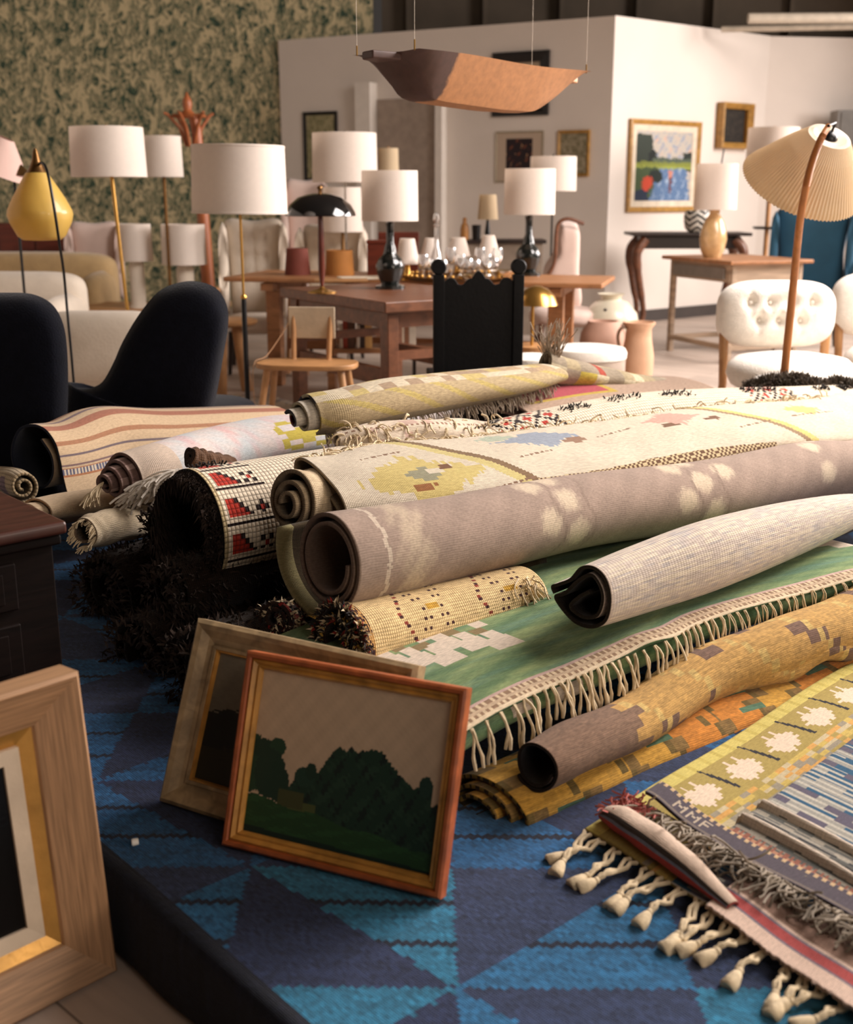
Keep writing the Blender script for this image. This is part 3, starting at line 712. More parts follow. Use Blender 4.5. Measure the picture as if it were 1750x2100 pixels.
# ---- cream rug with yellow flower, folded flat over the kilim
FLW = woven('weave_flower', .0046, .0046, .35, .6, fleck=.14)
def flower_pat(u, v, L=2.0):
    C = np.tile(np.array([216., 202, 180]), (len(u), 1)); C = C*(1+.03*noise2(u*2, v*3, 3, 2))[:, None]
    g = .011; U, V_ = np.floor(u/g)*g, np.floor(v/g)*g
    def dia(cu, cv, ru, rv, c, jag=.35):
        d = np.abs(U-cu)/ru+np.abs(V_-cv)/rv+jag*(hash2(np.floor(U/g), np.floor(V_/.03))-.5); C[d < 1] = c
    dia(.26, .20, .20, .10, (204, 184, 118)); dia(.27, .21, .07, .03, (150, 146, 120)); dia(.31, .215, .04, .016, (214, 200, 178)); dia(.35, .225, .03, .012, (120, 84, 60)); dia(.24, .16, .05, .014, (150, 100, 60))
    s_ = u-.62*(v-.14)*0
    sk = u+1.0*(v-.2)
    C[band(sk, .50, .545)] = (206, 190, 128); C[band(sk, .545, .58)] = (132, 106, 78)
    C[band(sk, 1.80, 1.83)] = (150, 124, 96); C[band(sk, 1.83, 1.87)] = (208, 192, 120)
    dia(.80, .33, .17, .06, (150, 158, 170)); dia(.66, .37, .10, .03, (176, 184, 164)); dia(.92, .30, .06, .02, (150, 118, 96), .8)
    dia(1.42, .34, .14, .06, (206, 160, 144)); dia(1.35, .29, .07, .014, (120, 88, 66), .8); dia(1.58, .30, .05, .012, (120, 88, 66), .8)
    dia(2.05, .30, .1, .05, (206, 190, 120))
    for (a0, a1, v0, sl) in ((.14, .30, .32, .25), (.62, .78, .23, .3), (.45, .62, .13, .2), (1.02, 1.2, .30, .25), (1.62, 1.8, .22, .2), (1.92, 2.2, .25, .2)):
        m = band(u, a0, a1) & (np.abs(v-v0-sl*(u-a0)*.5) < .0035) & ((u/.008).astype(int) % 3 > 0); C[m] = (136, 106, 84)
    sel = band(u, .62, 1.72) & (v < .155-.03*np.abs(u-1.1)) & (v > .06)
    ck = ((u/.009).astype(int)+(v/.009).astype(int)) % 2 == 0
    C[sel & ck] = (104, 74, 52); C[sel & ~ck] = (210, 190, 150)
    return C
# section: front-bottom, round to the top, back, then folded in under
fp = ypoly([(.35, -.85), (.8, -.78), (1.02, -.45), (.93, -.05), (.62, .35), (.2, .66), (-.3, .88), (-.8, .98), (-1.1, .85), (-1.12, .55), (-.7, .45), (-.2, .3), (.3, .05), (.66, -.3), (.5, -.55), (0, -.5), (-.4, -.2), (0, -.1), (.3, -.35)], 260)
fst = [(*W(660, 1018, 2.84), .10, .080), (*W(800, 993, 2.98), .14, .078), (*W(1000, 965, 3.2), .145, .074), (*W(1200, 940, 3.46), .145, .072), (*W(1420, 900, 3.78), .15, .070), (*W(1600, 876, 4.05), .15, .068), (*W(1735, 866, 4.28), .15, .066), (1.85, 4.6, .48)]
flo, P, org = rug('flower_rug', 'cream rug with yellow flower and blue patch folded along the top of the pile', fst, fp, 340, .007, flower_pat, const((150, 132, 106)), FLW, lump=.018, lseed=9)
j0 = int(260*.44); mb = MB(); rs = random.Random(6); i = 8
while i < 310:
    n_ = rs.choice((1, 1, 2, 3))
    for q in range(n_):
        mb.tube(strand(P[i, j0-6]+np.array([0, 0, .003]), (rs.uniform(-.6, .6), rs.uniform(.0, .8), rs.uniform(.1, .5)), rs.uniform(.03, .06), n=6, droop=.5, curl=.55, rs=rs), .0024, 5)
    i += rs.choice((1, 2, 3))
f_ = mb.mk('fringe', M_cream, flo, smooth=True, world=org); f_['kind'] = 'stuff'
# its inner roll showing at the near end
fi = [(*W(600, 1030, 2.80), .074, .088), (*W(690, 1015, 2.95), .085, .08), (*W(900, 985, 3.2), .08, .06)]
rug('cream_rug_roll', 'rolled ivory rug end with frayed layers peeking out of the flower rug', fi, spiral(2.8, 150, .2, -100), 60, .010, lambda u, v: np.tile(np.array([200., 178, 146]), (len(u), 1))*(1+.1*(hash2(np.floor(u/.01), np.floor(v/.01))-.5))[:, None], const((120, 104, 84)), FLW, lump=.03, lseed=5, tele=.03)
# ---- narrow ivory runner with curled threads behind the flower rug
def ivory_pat(u, v):
    C = np.tile(np.array([224., 206, 184]), (len(u), 1)); C[(np.abs(v-.14-.12*u*0) < .004) & ((u/.01).astype(int) % 2 == 0)] = (150, 116, 96)
    C[(hash2(np.floor(u/.03), np.floor(v/.02), 7) > .9)] = (206, 176, 160); return C
irs = [(*W(690, 912, 3.35), .02, .02), (*W(760, 905, 3.42), .06, .04), (*W(880, 898, 3.56), .07, .045), (*W(1010, 895, 3.74), .06, .035), (*W(1060, 890, 3.8), .03, .02)]
ivo, P, org = rug('ivory_rug', 'ivory rug with loose curled threads squeezed between the flower rug and the kilim', [(a[0], a[1], a[2]+.015, a[3], a[4]) for a in irs], spiral(1.3, 90, .7, -100), 200, .007, ivory_pat, const((190, 170, 146)), FLW, lump=.05, lseed=15)
mb = MB(); rs = random.Random(16)
for k in range(130):
    i = rs.randint(6, 190); j = rs.randint(22, 40)
    mb.tube(strand(P[i, j], (rs.uniform(-.7, .7), rs.uniform(-.8, .2), rs.uniform(-.1, .6)), rs.uniform(.03, .075), n=6, droop=.6, curl=.6, rs=rs), rs.choice((.002, .003, .0035)), 5)
f_ = mb.mk('fringe', M_cream, ivo, smooth=True, world=org); f_['kind'] = 'stuff'

# ---- small checked roll on the very top
CHK = woven('weave_check', .0048, .0048, .38, .6, fleck=.2)
def check_pat(u, v):
    C = np.tile(np.array([198., 184, 150]), (len(u), 1)); g = .058
    iu, iv = np.floor(u/g), np.floor(v/.036)
    h = hash2(iu, iv, 3); pal = np.array([(210, 196, 170), (184, 158, 124), (196, 176, 116), (168, 144, 118), (206, 192, 166)], float)
    C = pal[(h*4.99).astype(int)]; C[v < .15] = (182, 162, 126); C[v > .42] = pal[(h[v > .42]*2.99).astype(int)]; C[(v > .42) & (hash2(np.floor(u/.03), np.floor(v/.05), 5) > .72)] = (120, 56, 40)
    C[(v < .15) & ((u/.05+v/.02).astype(int) % 4 == 0)] = (188, 168, 104)
    C[band(u, .05, .10) & band(v, .235, .265)] = (168, 66, 60); C[band(u, .46, .53) & band(v, .275, .30)] = (96, 90, 120)
    C[v > .30] = (222, 212, 196)
    C[v < .06] = (150, 136, 112)
    return C
cst = [(*W(640, 848, 3.5), .066, .064), (*W(700, 838, 3.56), .08, .068), (*W(800, 815, 3.72), .095, .068), (*W(930, 797, 3.98), .11, .062), (*W(1040, 780, 4.2), .12, .05), (*W(1115, 765, 4.4), .11, .035)]
def inner_multi(u, v):
    pal = np.array([(196, 182, 150), (120, 50, 34), (60, 58, 66), (190, 160, 80)], float); return pal[(hash2(np.floor(u/.03), np.floor(v/.05))*3.99).astype(int)]*.8
ck, P, org = rug('checked_rug_roll', 'small beige and yellow checked rug roll on the very top with a tight spiral end', cst, spiral(2.6, 250, .26, -75), 220, .009, check_pat, inner_multi, CHK, tele=.085, lump=.012, lseed=6)
mb = MB(); rs = random.Random(5); i = 14
while i < 219:
    p = P[i, 2]
    for q in range(2): mb.tube(strand(p+np.array([0, 0, .004]), (.45, -.9, -.25+rs.uniform(-.3, .3)), rs.uniform(.035, .075), n=6, droop=.55, curl=.4, rs=rs), .0018, 5)
    i += rs.choice((1, 1, 2))
for k in range(70):        # the tuft of threads standing up at its far corner
    mb.tube(strand(W(1130+rs.uniform(-14, 16), 745, 4.45), (rs.uniform(-.35, .35), rs.uniform(-.3, .3), 1.2), rs.uniform(.07, .19), n=6, droop=-.05, curl=.32, rs=rs), .0018, 5)
f_ = mb.mk('fringe', M_greyth, ck, smooth=True, world=org); f_['kind'] = 'stuff'
rug('grey_checked_rug', 'bunched grey and yellow rug end with red square behind the top roll',
    [(*W(1118, 745, 4.42), .03, .05), (*W(1150, 758, 4.5), .06, .055), (*W(1240, 775, 4.7), .10, .045), (*W(1370, 792, 4.95), .06, .03)], spiral(1.4, 100, .6, -100), 120, .007,
    lambda u, v: np.where(band(u, .26, .30)[:, None] & band(v, .1, .3)[:, None], (166, 74, 58), np.array([(176, 160, 128), (200, 182, 84), (160, 146, 126), (206, 194, 164)], float)[(hash2(np.floor(u/.08), np.floor(v/.05), 8)*3.99).astype(int)]), const((120, 108, 90)), CHK, lump=.05, lseed=33)
# ---- pink rug behind
def pink_pat(u, v):
    C = np.tile(np.array([176., 150, 130]), (len(u), 1))
    m = band(u, .08, .50) & band(v, .14, .50); C[m] = (172, 74, 84); m = (band(u, .06, .08) | band(u, .50, .53)) & band(v, .12, .5); C[m] = (186, 160, 70)
    C[band(v, .12, .14) & band(u, .06, .53)] = (186, 160, 70); C[band(u, .0, .05) & band(v, .2, .4)] = (140, 60, 66); return C
rug('pink_rug', 'grey rug with rose pink block lying flat behind the checked roll', [(*W(1020, 840, 4.25), .17, .045), (*W(1200, 812, 4.55), .18, .05), (*W(1420, 800, 4.95), .16, .045)], ypoly([(.95, -.9), (1.05, -.3), (.85, .3), (.3, .75), (-.4, .95), (-1, .8), (-1, .2), (.5, -.2)], 120), 140, .008, pink_pat, const((150, 120, 110)), CHK)

# ---- pale pink roll with ridged end, left
PNK = woven('weave_pinkroll', .0036, .0046, .22, .5, fleck=.12)
def pinkroll_pat(u, v):
    n = np.clip(.5+.5*noise2(u*2.5, v*5, 2, 1), 0, 1)[:, None]; C = np.array([222., 204, 196])*(1-n)+np.array([198, 204, 206])*n
    n2 = np.clip(noise2(u*4, v*3, 2, 9), 0, 1)[:, None]; C = C*(1-.5*n2)+np.array([222., 160, 160])*.5*n2
    C[band(u, .62, .98) & band(v, .19, .27+.03*np.sin(u*30)) & (hash2(np.floor(u/.05), np.floor(v/.012), 5) > .22)] = (192, 174, 78)
    C[u < .12] = (210, 190, 172); C[v > .62] = (134, 106, 98); C[(v > .62) & ((v/.02).astype(int) % 3 == 0)] = (190, 160, 150)
    return C
pks = [(*W(262, 978, 3.25), .082, .078), (*W(330, 962, 3.34), .098, .086), (*W(440, 930, 3.62), .13, .088), (*W(560, 900, 3.85), .16, .08), (*W(700, 880, 4.15), .16, .08), (.3, 4.8, .5)]
pk, P, org = rug('pink_white_rug_roll', 'pale pink and white rug roll with ridged mauve spiral end on the left', pks, spiral(4.2, 280, .12, -110), 200, .009, pinkroll_pat,
    lambda u, v: np.where((u < .3)[:, None], (126, 100, 92), (140, 120, 110)), PNK, tele=.10)
mb = MB(); rs = random.Random(9)
for k in range(60): mb.tube(strand(P[0, -1]+np.array([rs.uniform(-.01, .01)]*3), (-.8, -.5, rs.uniform(-.9, -.1)), rs.uniform(.03, .07), n=4, droop=.5, curl=.3, rs=rs), .002, 5)
f_ = mb.mk('fringe', M_cream, pk, smooth=True, world=org); f_['kind'] = 'stuff'
mb = MB()
for k in range(170):
    px_ = rs.uniform(278, 372); mb.tube(strand(W(px_, 1010-(px_-278)*.35+rs.uniform(-18, 14), 3.2), (-.8, -.4, rs.uniform(-.3, .25)), rs.uniform(.03, .09), n=4, droop=.5, curl=.35, rs=rs), .003, 5)
wf = mb.mk('fringe', M_white, pk, smooth=True, world=org); wf['kind'] = 'stuff'; wf['label'] = 'thick white fringe'
# dark brown crumpled rug edge by the kilim
rug('brown_rug', 'crumpled dark brown rug corner wedged beside the near end of the kilim', [(*W(388, 938, 3.08), .018, .03), (*W(425, 948, 3.14), .03, .03), (*W(470, 950, 3.25), .02, .02)], spiral(2.2, 100, .2, -60), 40, .008, const((92, 66, 48)), const((46, 32, 26)), SHW, lump=.08, lseed=7)
# ---- striped beige rug, far left
STR = woven('weave_stripe', .0034, .0044, .22, .5, fleck=.12)
def stripe_pat(u, v):
    C = np.tile(np.array([196., 170, 138]), (len(u), 1))
    for a, b, c in ((.20, .205, (110, 96, 100)), (.165, .17, (120, 96, 96)), (.235, .25, (160, 116, 88)), (.30, .33, (156, 104, 84)), (.36, .37, (120, 100, 104)), (.40, .44, (160, 118, 92)), (.48, .50, (130, 100, 96))):
        C[band(v, a, b)] = c
    C[band(v, .135, .155) & ((u/.007).astype(int) % 2 == 0)] = (92, 92, 112); C[band(v, .135, .155) & ((u/.007).astype(int) % 2 == 1)] = (206, 190, 168)
    C[band(v, .128, .135) | band(v, .155, .160)] = (166, 112, 78)
    C[v < .03] = (190, 150, 70); return C
sps = ypoly([(1.35, -1.6), (1.15, -1.0), (1.0, -.45), (.92, 0), (.75, .5), (.35, .9), (-.2, 1.0), (-.7, .8), (-1, .2), (-.9, -.4), (-.4, -.85), (.2, -.9), (.6, -.5), (.6, .1), (.2, .6)], 220)
sr, P, org = rug('striped_rug', 'beige and rust striped rug with navy lined open end at far left of the pile',
    [(*W(75, 940, 3.55), .10, .10), (*W(130, 930, 3.66), .11, .10), (*W(210, 908, 3.86), .13, .115), (*W(320, 898, 4.1), .14, .10), (*W(420, 890, 4.35), .15, .095), (*W(560, 880, 4.7), .15, .09)], sps, 220, .008, stripe_pat, const((26, 30, 44)), STR, lump=.014, lseed=4)
mb = MB(); rs = random.Random(19)
for (px_, py_, D_, n_) in ((190, 868, 3.95, 60), (340, 868, 4.15, 50)):
    for k in range(n_): mb.tube(strand(W(px_+rs.uniform(-22, 22), py_+rs.uniform(0, 16), D_), (rs.uniform(-1, 1), rs.uniform(-.6, .2), .3), rs.uniform(.03, .07), n=5, droop=.5, curl=.5, rs=rs), .0022, 5)
f_ = mb.mk('fringe', plain('tan_thread', (176, 150, 112), .9), sr, smooth=True, world=org); f_['kind'] = 'stuff'
rug('crumpled_rug', 'rust brown crumpled corner of cloth lying on top of the striped rug', [(*W(150, 885, 3.86), .03, .02), (*W(200, 880, 3.95), .07, .045), (*W(240, 900, 3.9), .05, .03), (*W(290, 905, 3.95), .03, .02)], spiral(1.3, 80, .6, -100), 50, .007, lambda u, v: np.where(((v/.03).astype(int) % 2 == 0)[:, None], (150, 104, 82), (190, 160, 130)), const((130, 96, 76)), STR, lump=.09, lseed=14)
rug('cream_knit_roll', 'plump cream knitted roll with a grey lavender mark at the left picture edge', [(*W(48, 998, 3.42), .045, .048), (*W(20, 990, 3.52), .055, .055), (*W(-60, 985, 3.75), .055, .055)], spiral(2, 100, .2, -100), 60, .009, lambda u, v: np.where((((u-.08)/.03)**2+((v-.22)/.03)**2 < 1)[:, None], (150, 130, 136), (198, 178, 146)), const((150, 130, 100)), GRD)
rug('beige_mat_roll', 'flat beige mat loosely rolled in curls just behind the chest corner', [(*W(85, 1042, 3.2), .06, .032), (*W(160, 1030, 3.3), .075, .036), (*W(320, 1010, 3.55), .09, .035)], spiral(2.2, 110, .3, -95), 60, .006, const((196, 172, 142)), const((190, 150, 110)), STR, tele=.07)
ow, P, org = rug('off_white_rug_roll', 'off white loosely woven rug end hanging beside the chest corner', [(*W(172, 1092, 3.0), .038, .040), (*W(210, 1080, 3.1), .052, .048), (*W(320, 1062, 3.4), .06, .045)], spiral(1.6, 100, .5, -95), 60, .008, lambda u, v: np.where(band(v, .22, .24)[:, None], (196, 150, 80), (196, 178, 150)), const((120, 100, 80)), FLW, lump=.03)
mb = MB(); rs = random.Random(29)
for k in range(110):
    j = rs.randint(0, 60); mb.tube(strand(P[0, j], (-.7, -.4, -.3), rs.uniform(.01, .03), n=3, droop=.5, curl=.4, rs=rs), .0018, 4)
f_ = mb.mk('fringe', M_cream, ow, smooth=True, world=org); f_['kind'] = 'stuff'

# ================================================================ the rugs spread at the lower right
O3 = G(1200, 1700, .17); av = np.array([.6945, .7195, 0]); bv = np.array([.5867, -.8098, 0])
def loc2(u, v, z): return np.array([O3[0], O3[1], 0])+av*u+bv*v+np.array([0, 0, z])
def flat(name, label, u0, u1, v0, v1, nu, nv, zf, thick, cf, cb, mat, edge=0, group='rugs spread over the blue rug'):
    us, vs_ = np.linspace(u0, u1, nu), np.linspace(v0, v1, nv)
    P = np.array([[loc2(u, v, zf(u, v)) for v in vs_] for u in us])[:, ::-1]
    org = P.reshape(-1, 3).mean(0)
    U, V_ = np.meshgrid((us[:-1]+us[1:])/2, ((vs_[:-1]+vs_[1:])/2)[::-1], indexing='ij'); U = U.ravel(); V_ = V_.ravel()
    o = sheet(name, P, thick, lambda a, b: cf(U, V_), cb, mat, None, org); tag(o, label, 'rug', group); return o, P, org
TRE = woven('weave_tree', .003, .0034, .22, .35, fleck=.14)
TREE = ["....x...x....", "..xxxx.xxx...", ".xxxxxxxxxxx.", "..xxxxxxxxxxx", "xxxxxxxxxxxx.", ".xxxxxxxxxxxx", "..xxxxxxxxx..", "...xxxx.xx...", ".....x......."]
def tree_pat(u, v):
    n = len(u); C = np.tile(np.array([164., 144, 78]), (n, 1))
    C[v < .034] = (204, 188, 104); e = (v < .034) & ((u/.012).astype(int) % 4 == 0); C[e] = (190, 172, 88)
    k = np.round((u-.273)/.161); cu = .273+k*.161; x = ((u-cu+.052)/.008).astype(int); y = ((v-.058)/.0085).astype(int)
    T = np.array([[c == 'x' for c in r] for r in TREE])
    ok = (x >= 0) & (x < 13) & (y >= 0) & (y < 9) & (k >= 0); m = np.zeros(n, bool); m[ok] = T[y[ok], x[ok]]
    C[m] = (222, 200, 176)
    k2 = np.round((u-.345)/.161); tu = .345+k2*.161; w_ = tu+(v-.05)*.25
    C[(np.abs(u-w_) < .0035+.002*(v > .06)) & band(v, .033, .128) & (k2 >= 0)] = (36, 34, 40)
    br = band(v, .145, .21); h = hash2(np.floor(u/.028), np.floor(v/.011), 6)
    pal = np.array([(164, 144, 78), (206, 156, 84), (192, 176, 140), (196, 170, 90), (150, 140, 120)], float); C[br] = pal[(h[br]*4.99).astype(int)]
    bl = v > .21; h2 = hash2(np.floor(u/.018), np.floor(v/.05), 7)
    C[bl] = (40, 84, 112); C[bl & (h2 > .55)] = (96, 92, 104)
    C[bl & (((u/.006).astype(int) % 2) == 0) & (hash2(np.floor(u/.012), np.floor(v/.04), 9) > .35)] = (176, 172, 160)
    return C
tr, P, org = flat('tree_motif_rug', 'olive rug with white tree motifs, yellow border and knotted tassels along its near end', 0, 1.75, 0, .95, 420, 240,
    lambda u, v: .168+.004*math.sin(u*9+v*5)*min(1, u*3)+.003*math.sin(v*21), .006, tree_pat, const((150, 130, 80)), TRE)
rs = random.Random(2)
for k in range(16):
    v = .008+.0375*k if k < 3 else .012+.0375*k; L = rs.uniform(.075, .10); mb = MB()
    p0 = loc2(0, v, .166); sw = rs.uniform(-.35, .25)
    for s in (-1, 1):
        pts = [p0+bv*s*.008]
        for q in range(1, 8):
            t = q/7; pts.append(p0-av*L*t+bv*(s*.006*(1-t)+sw*L*t+.004*math.sin(q*2.1+k+s))+np.array([0, 0, .004*math.sin(q*1.5)-.001]))
        mb.tube(pts, .0042, 7)
    e = pts[-1]; mb.ball(e, (.0066, .0066, .006), 8, 6)
    d_ = (pts[-1]-pts[-3]); d_ /= np.linalg.norm(d_)
    mb.lathe([(.004, 0), (.008, .006), (.0115, .018), (.0145, .034), (.012, .038), (0, .036)], 12, e, axis=d_, wob=lambda t: 1+.16*math.sin(6*t))
    mb.mk('tassel', M_cream, tr, smooth=True, world=org)
# ---- grey and blue rug with two pale piped folds
def grey_z(u, v):
    z = .182
    for c in (.225, .30): z += .013*math.exp(-((u-c-.02*math.sin(v*6))/.007)**2)
    return z+.006*math.exp(-((u-.262)/.02)**2)
def grey_pat(u, v):
    n = len(u); C = np.tile(np.array([150., 142, 128]), (n, 1))
    C[(hash2(np.floor(u/.005), np.floor(v/.03), 4) > .5)] = (92, 92, 88)
    st = band(u, .24, .256) | band(u, .262, .268); C[st & ((v/.02).astype(int) % 5 > 0)] = (34, 34, 40)
    for c in (.225, .30):
        cc = c+.02*np.sin(v*6); C[np.abs(u-cc) < .009] = (202, 186, 168); C[band(u-cc, .009, .015)] = (44, 44, 52)
    C[band(u, .194, .204)] = (190, 140, 110); C[band(u, .180, .194)] = (196, 168, 130)
    e = band(u, .180, .214) & ((v/.006).astype(int) % 2 == 0); C[e] = (150, 96, 80)
    far = u > .325; h = hash2(np.floor(u/.02), np.floor(v/.06+.5*np.floor(u/.02)), 5); C[far] = (38, 84, 114); C[far & (h > .62)] = (150, 148, 140); C[far & (h < .2)] = (90, 84, 100)
    C[far & ((u/.006).astype(int) % 3 == 0) & (h > .3)] = (186, 180, 166)
    return C
go, P, org = flat('grey_blue_rug', 'grey and blue striped rug with two raised pale piped folds at the right edge', .178, .95, .20, .95, 300, 160, lambda u, v: grey_z(u, v)-.010*(v < .205), .007, grey_pat, const((90, 90, 100)), TRE)
# ---- folded pink and charcoal rug with knotted grey fringe at the near corner
def fold_prof(v):
    k = min(1, max(0, (v-.03)/.25))
    w_ = .05+.125*min(1, .35+k)
    return [(-.012+.02*k*0, .172), (.02, .174), (w_*.8, .176), (w_+.004, .180), (w_+.008, .190), (w_-.004, .197), (.10, .199), (.04, .204), (.015, .212), (.0, .216), (-.014, .210), (-.018, .196), (-.008, .190), (.01, .188)]
vs_ = np.linspace(.02, .80, 170); rows = []
for v in vs_: rows.append([loc2(q[0]+(.012*math.sin(v*9)-.004), v, q[1]+.003*math.sin(v*31)) for q in spline(fold_prof(v), 90)])
P = np.array(rows)[::-1]
def fold_pat(u, v):     # v runs over the section: under layer, bend, upper layer, roll
    C = np.tile(np.array([196., 170, 150]), (len(u), 1))
    return C
org = P.reshape(-1, 3).mean(0)
def fcol(u, v):
    C = np.tile(np.array([86., 78, 82]), (len(u), 1))
    C[v > .30] = (206, 182, 160)
    C[(v > .42)] = (160, 70, 66); C[(v > .455)] = (150, 140, 140)
    return C
fo = thing('pink_charcoal_rug', 'folded rug corner with pink red edge, charcoal band and knotted grey fringe at lower right', 'rug', org, group='rugs spread over the blue rug')
# under layer: pink with red stripe and ragged edge
us = np.linspace(-.02, .13, 60); vv = np.linspace(.30, .85, 120); rag = np.random.default_rng(3).uniform(-.004, .004, 120)
P = np.array([[loc2(max(u, -.02)+(rag[j] if i == 0 else 0)+.015*math.sin(v*7)-.01, v, .176+.003*math.sin(v*25)) for j, v in enumerate(vv)] for i, u in enumerate(us)])[:, ::-1]
def under_pat(u, v):
    C = np.tile(np.array([214., 186, 168]), (len(u), 1)); C[band(u, .044, .066)] = (168, 76, 74); C[band(u, .066, .072) | band(u, .038, .044)] = (120, 112, 124); C[band(u, .08, .2)] = (150, 120, 104); return C
sheet('under_layer', P, .006, under_pat, const((180, 150, 130)), TRE, fo, org)
# tube fold on the left, from the tip down to the frame edge
tst = [(*loc2(.050, .005, .182), .010, .008), (*loc2(.05, .04, .193), .026, .022), (*loc2(.045, .12, .196), .033, .024), (*loc2(.035, .22, .192), .028, .02), (*loc2(.014, .335, .182), .012, .008)]
def tube_pat(u, v):
    C = np.tile(np.array([206., 182, 162]), (len(u), 1)); C[v < .092] = (70, 60, 54); C[band(v, .052, .076)] = (168, 66, 60); C[band(v, .076, .082)] = (120, 124, 138); C[v > .15] = (186, 160, 146); return C
sheet('folded_edge', sweep(tst, spiral(1.15, 90, .75, -170), 110, lump=.03), .005, tube_pat, const((150, 60, 56)), TRE, fo, org)
# charcoal band carrying stitched letters
us = np.linspace(.128, .182, 30); vv = np.linspace(.05, .85, 200)
Pb = np.array([[loc2(u, v, .194+.003*math.sin(v*17)+.02*math.exp(-((v-.06)/.06)**2)) for v in vv] for u in us])[:, ::-1]
LET = {'M': ["x...x", "xx.xx", "x.x.x", "x...x", "x...x"], 'N': ["x...x", "xx..x", "x.x.x", "x..xx", "x...x"], 'F': ["xxxx", "x...", "xxx.", "x...", "x..."]}
Uc, Vc = np.meshgrid((us[:-1]+us[1:])/2, ((vv[:-1]+vv[1:])/2)[::-1], indexing='ij'); Uc = Uc.ravel(); Vc = Vc.ravel()
def char_pat(a, b):
    C = np.tile(np.array([84., 76, 84]), (len(Uc), 1)); C[((Uc > .172)) & ((Vc/.008).astype(int) % 2 == 0)] = (200, 170, 130)
    C[band(Uc, .132, .137)] = (120, 108, 100)
    v0 = .105
    for ch in 'MMF':
        g = LET[ch]; ww = len(g[0])
        x = np.floor((Vc-v0)/.0052).astype(int); y = np.floor((.168-Uc)/.0054).astype(int); ok = (x >= 0) & (x < ww) & (y >= 0) & (y < 5)
        T = np.array([[c == 'x' for c in r] for r in g]); m = np.zeros(len(Uc), bool); m[ok] = T[y[ok], x[ok]]; C[m] = (186, 170, 150); v0 += .0052*(ww+1.3)
    return C
sheet('charcoal_band', Pb, .006, char_pat, const((60, 54, 60)), TRE, fo, org)
mb = MB(); rs = random.Random(12)
v = .06
while v < .82:
    p = loc2(.128, v, .195)
    for q in range(3): mb.tube(strand(p, (-.69*1+rs.uniform(-.5, .5), -.72+rs.uniform(-.5, .5), rs.uniform(-.1, .3)), rs.uniform(.05, .09), n=7, droop=.12, curl=.5, rs=rs), .0022, 5)
    v += .0075
f_ = mb.mk('fringe', plain('fringe_grey', (140, 128, 112), .9, var=.2), fo, smooth=True, world=org); f_['kind'] = 'stuff'
mb = MB()
for k in range(200):
    p = loc2(.07+rs.uniform(-.03, .04), .04+rs.uniform(-.03, .05), .2); mb.tube(strand(p, (rs.uniform(-1, 1), rs.uniform(-1, 1), rs.uniform(0, .5)), rs.uniform(.015, .03), n=3, droop=.3, curl=.5, rs=rs), .002, 4)
f_ = mb.mk('frayed_tip', plain('rose_thread', (170, 96, 88), .9, var=.4, scale=90), fo, smooth=True, world=org); f_['kind'] = 'stuff'
# small white chalk bit
tag(MB().lathe([(0, 0), (.006, 0), (.007, .003), (.006, .012), (0, .012)], 10, (0, 0, 0), axis=(1, .4, 0)).mk('chalk_piece', plain('chalk', (240, 236, 228), .7), smooth=True, loc=G(270, 1728, ZR+.008)), 'tiny white chalk stub lying on the dark blue rug', 'chalk')

# ================================================================ leaning pictures and chest, front left
def bar(mb_, p, q, prof):
    pass
def frame_mb(w_, h, prof):
    """mitred frame; prof = (inset from outer edge, depth) points round the moulding, depth + = towards the viewer (-y)"""
    mb_ = MB(); P = []
    for (cx, cz) in ((0, 0), (w_, 0), (w_, h), (0, h)):
        sx = 1 if cx == 0 else -1; sz = 1 if cz == 0 else -1
        P.append([(cx+sx*i, -d, cz+sz*i) for i, d in prof])
    return mb_.grid(np.array(P)[::-1], cu=True, cv=True)
def panel(name, w_, h, x0, z0, y, fn, mat, parent, nx=160, nz=130):
    xs = np.linspace(x0, x0+w_, nx); zs = np.linspace(z0, z0+h, nz)
    P = np.array([[(x, y, z) for z in zs] for x in xs])
    fu = np.repeat((np.arange(nx-1)+.5)/(nx-1), nz-1); fv = np.tile((np.arange(nz-1)+.5)/(nz-1), nx-1)
    # faces look to -y
    return sheet(name, P, .004, lambda u, v: fn(fu, fv), const((90, 70, 50)), mat, parent)
def orient(o, BL, e, s, c, h):
    """stand a picture with its base from BL along e, leaning back s over height c"""
    ex = Vector((e[0], e[1], 0)).normalized(); nb = Vector((-ex.y, ex.x, 0)); up = (nb*s+Vector((0, 0, c))).normalized(); y = up.cross(ex)
    M = Matrix((ex, y, up)).transposed().to_4x4(); M.translation = Vector(BL); o.matrix_world = M
PNT = painted('oil_paint', .45); PNT2 = painted('dark_oil', .3)
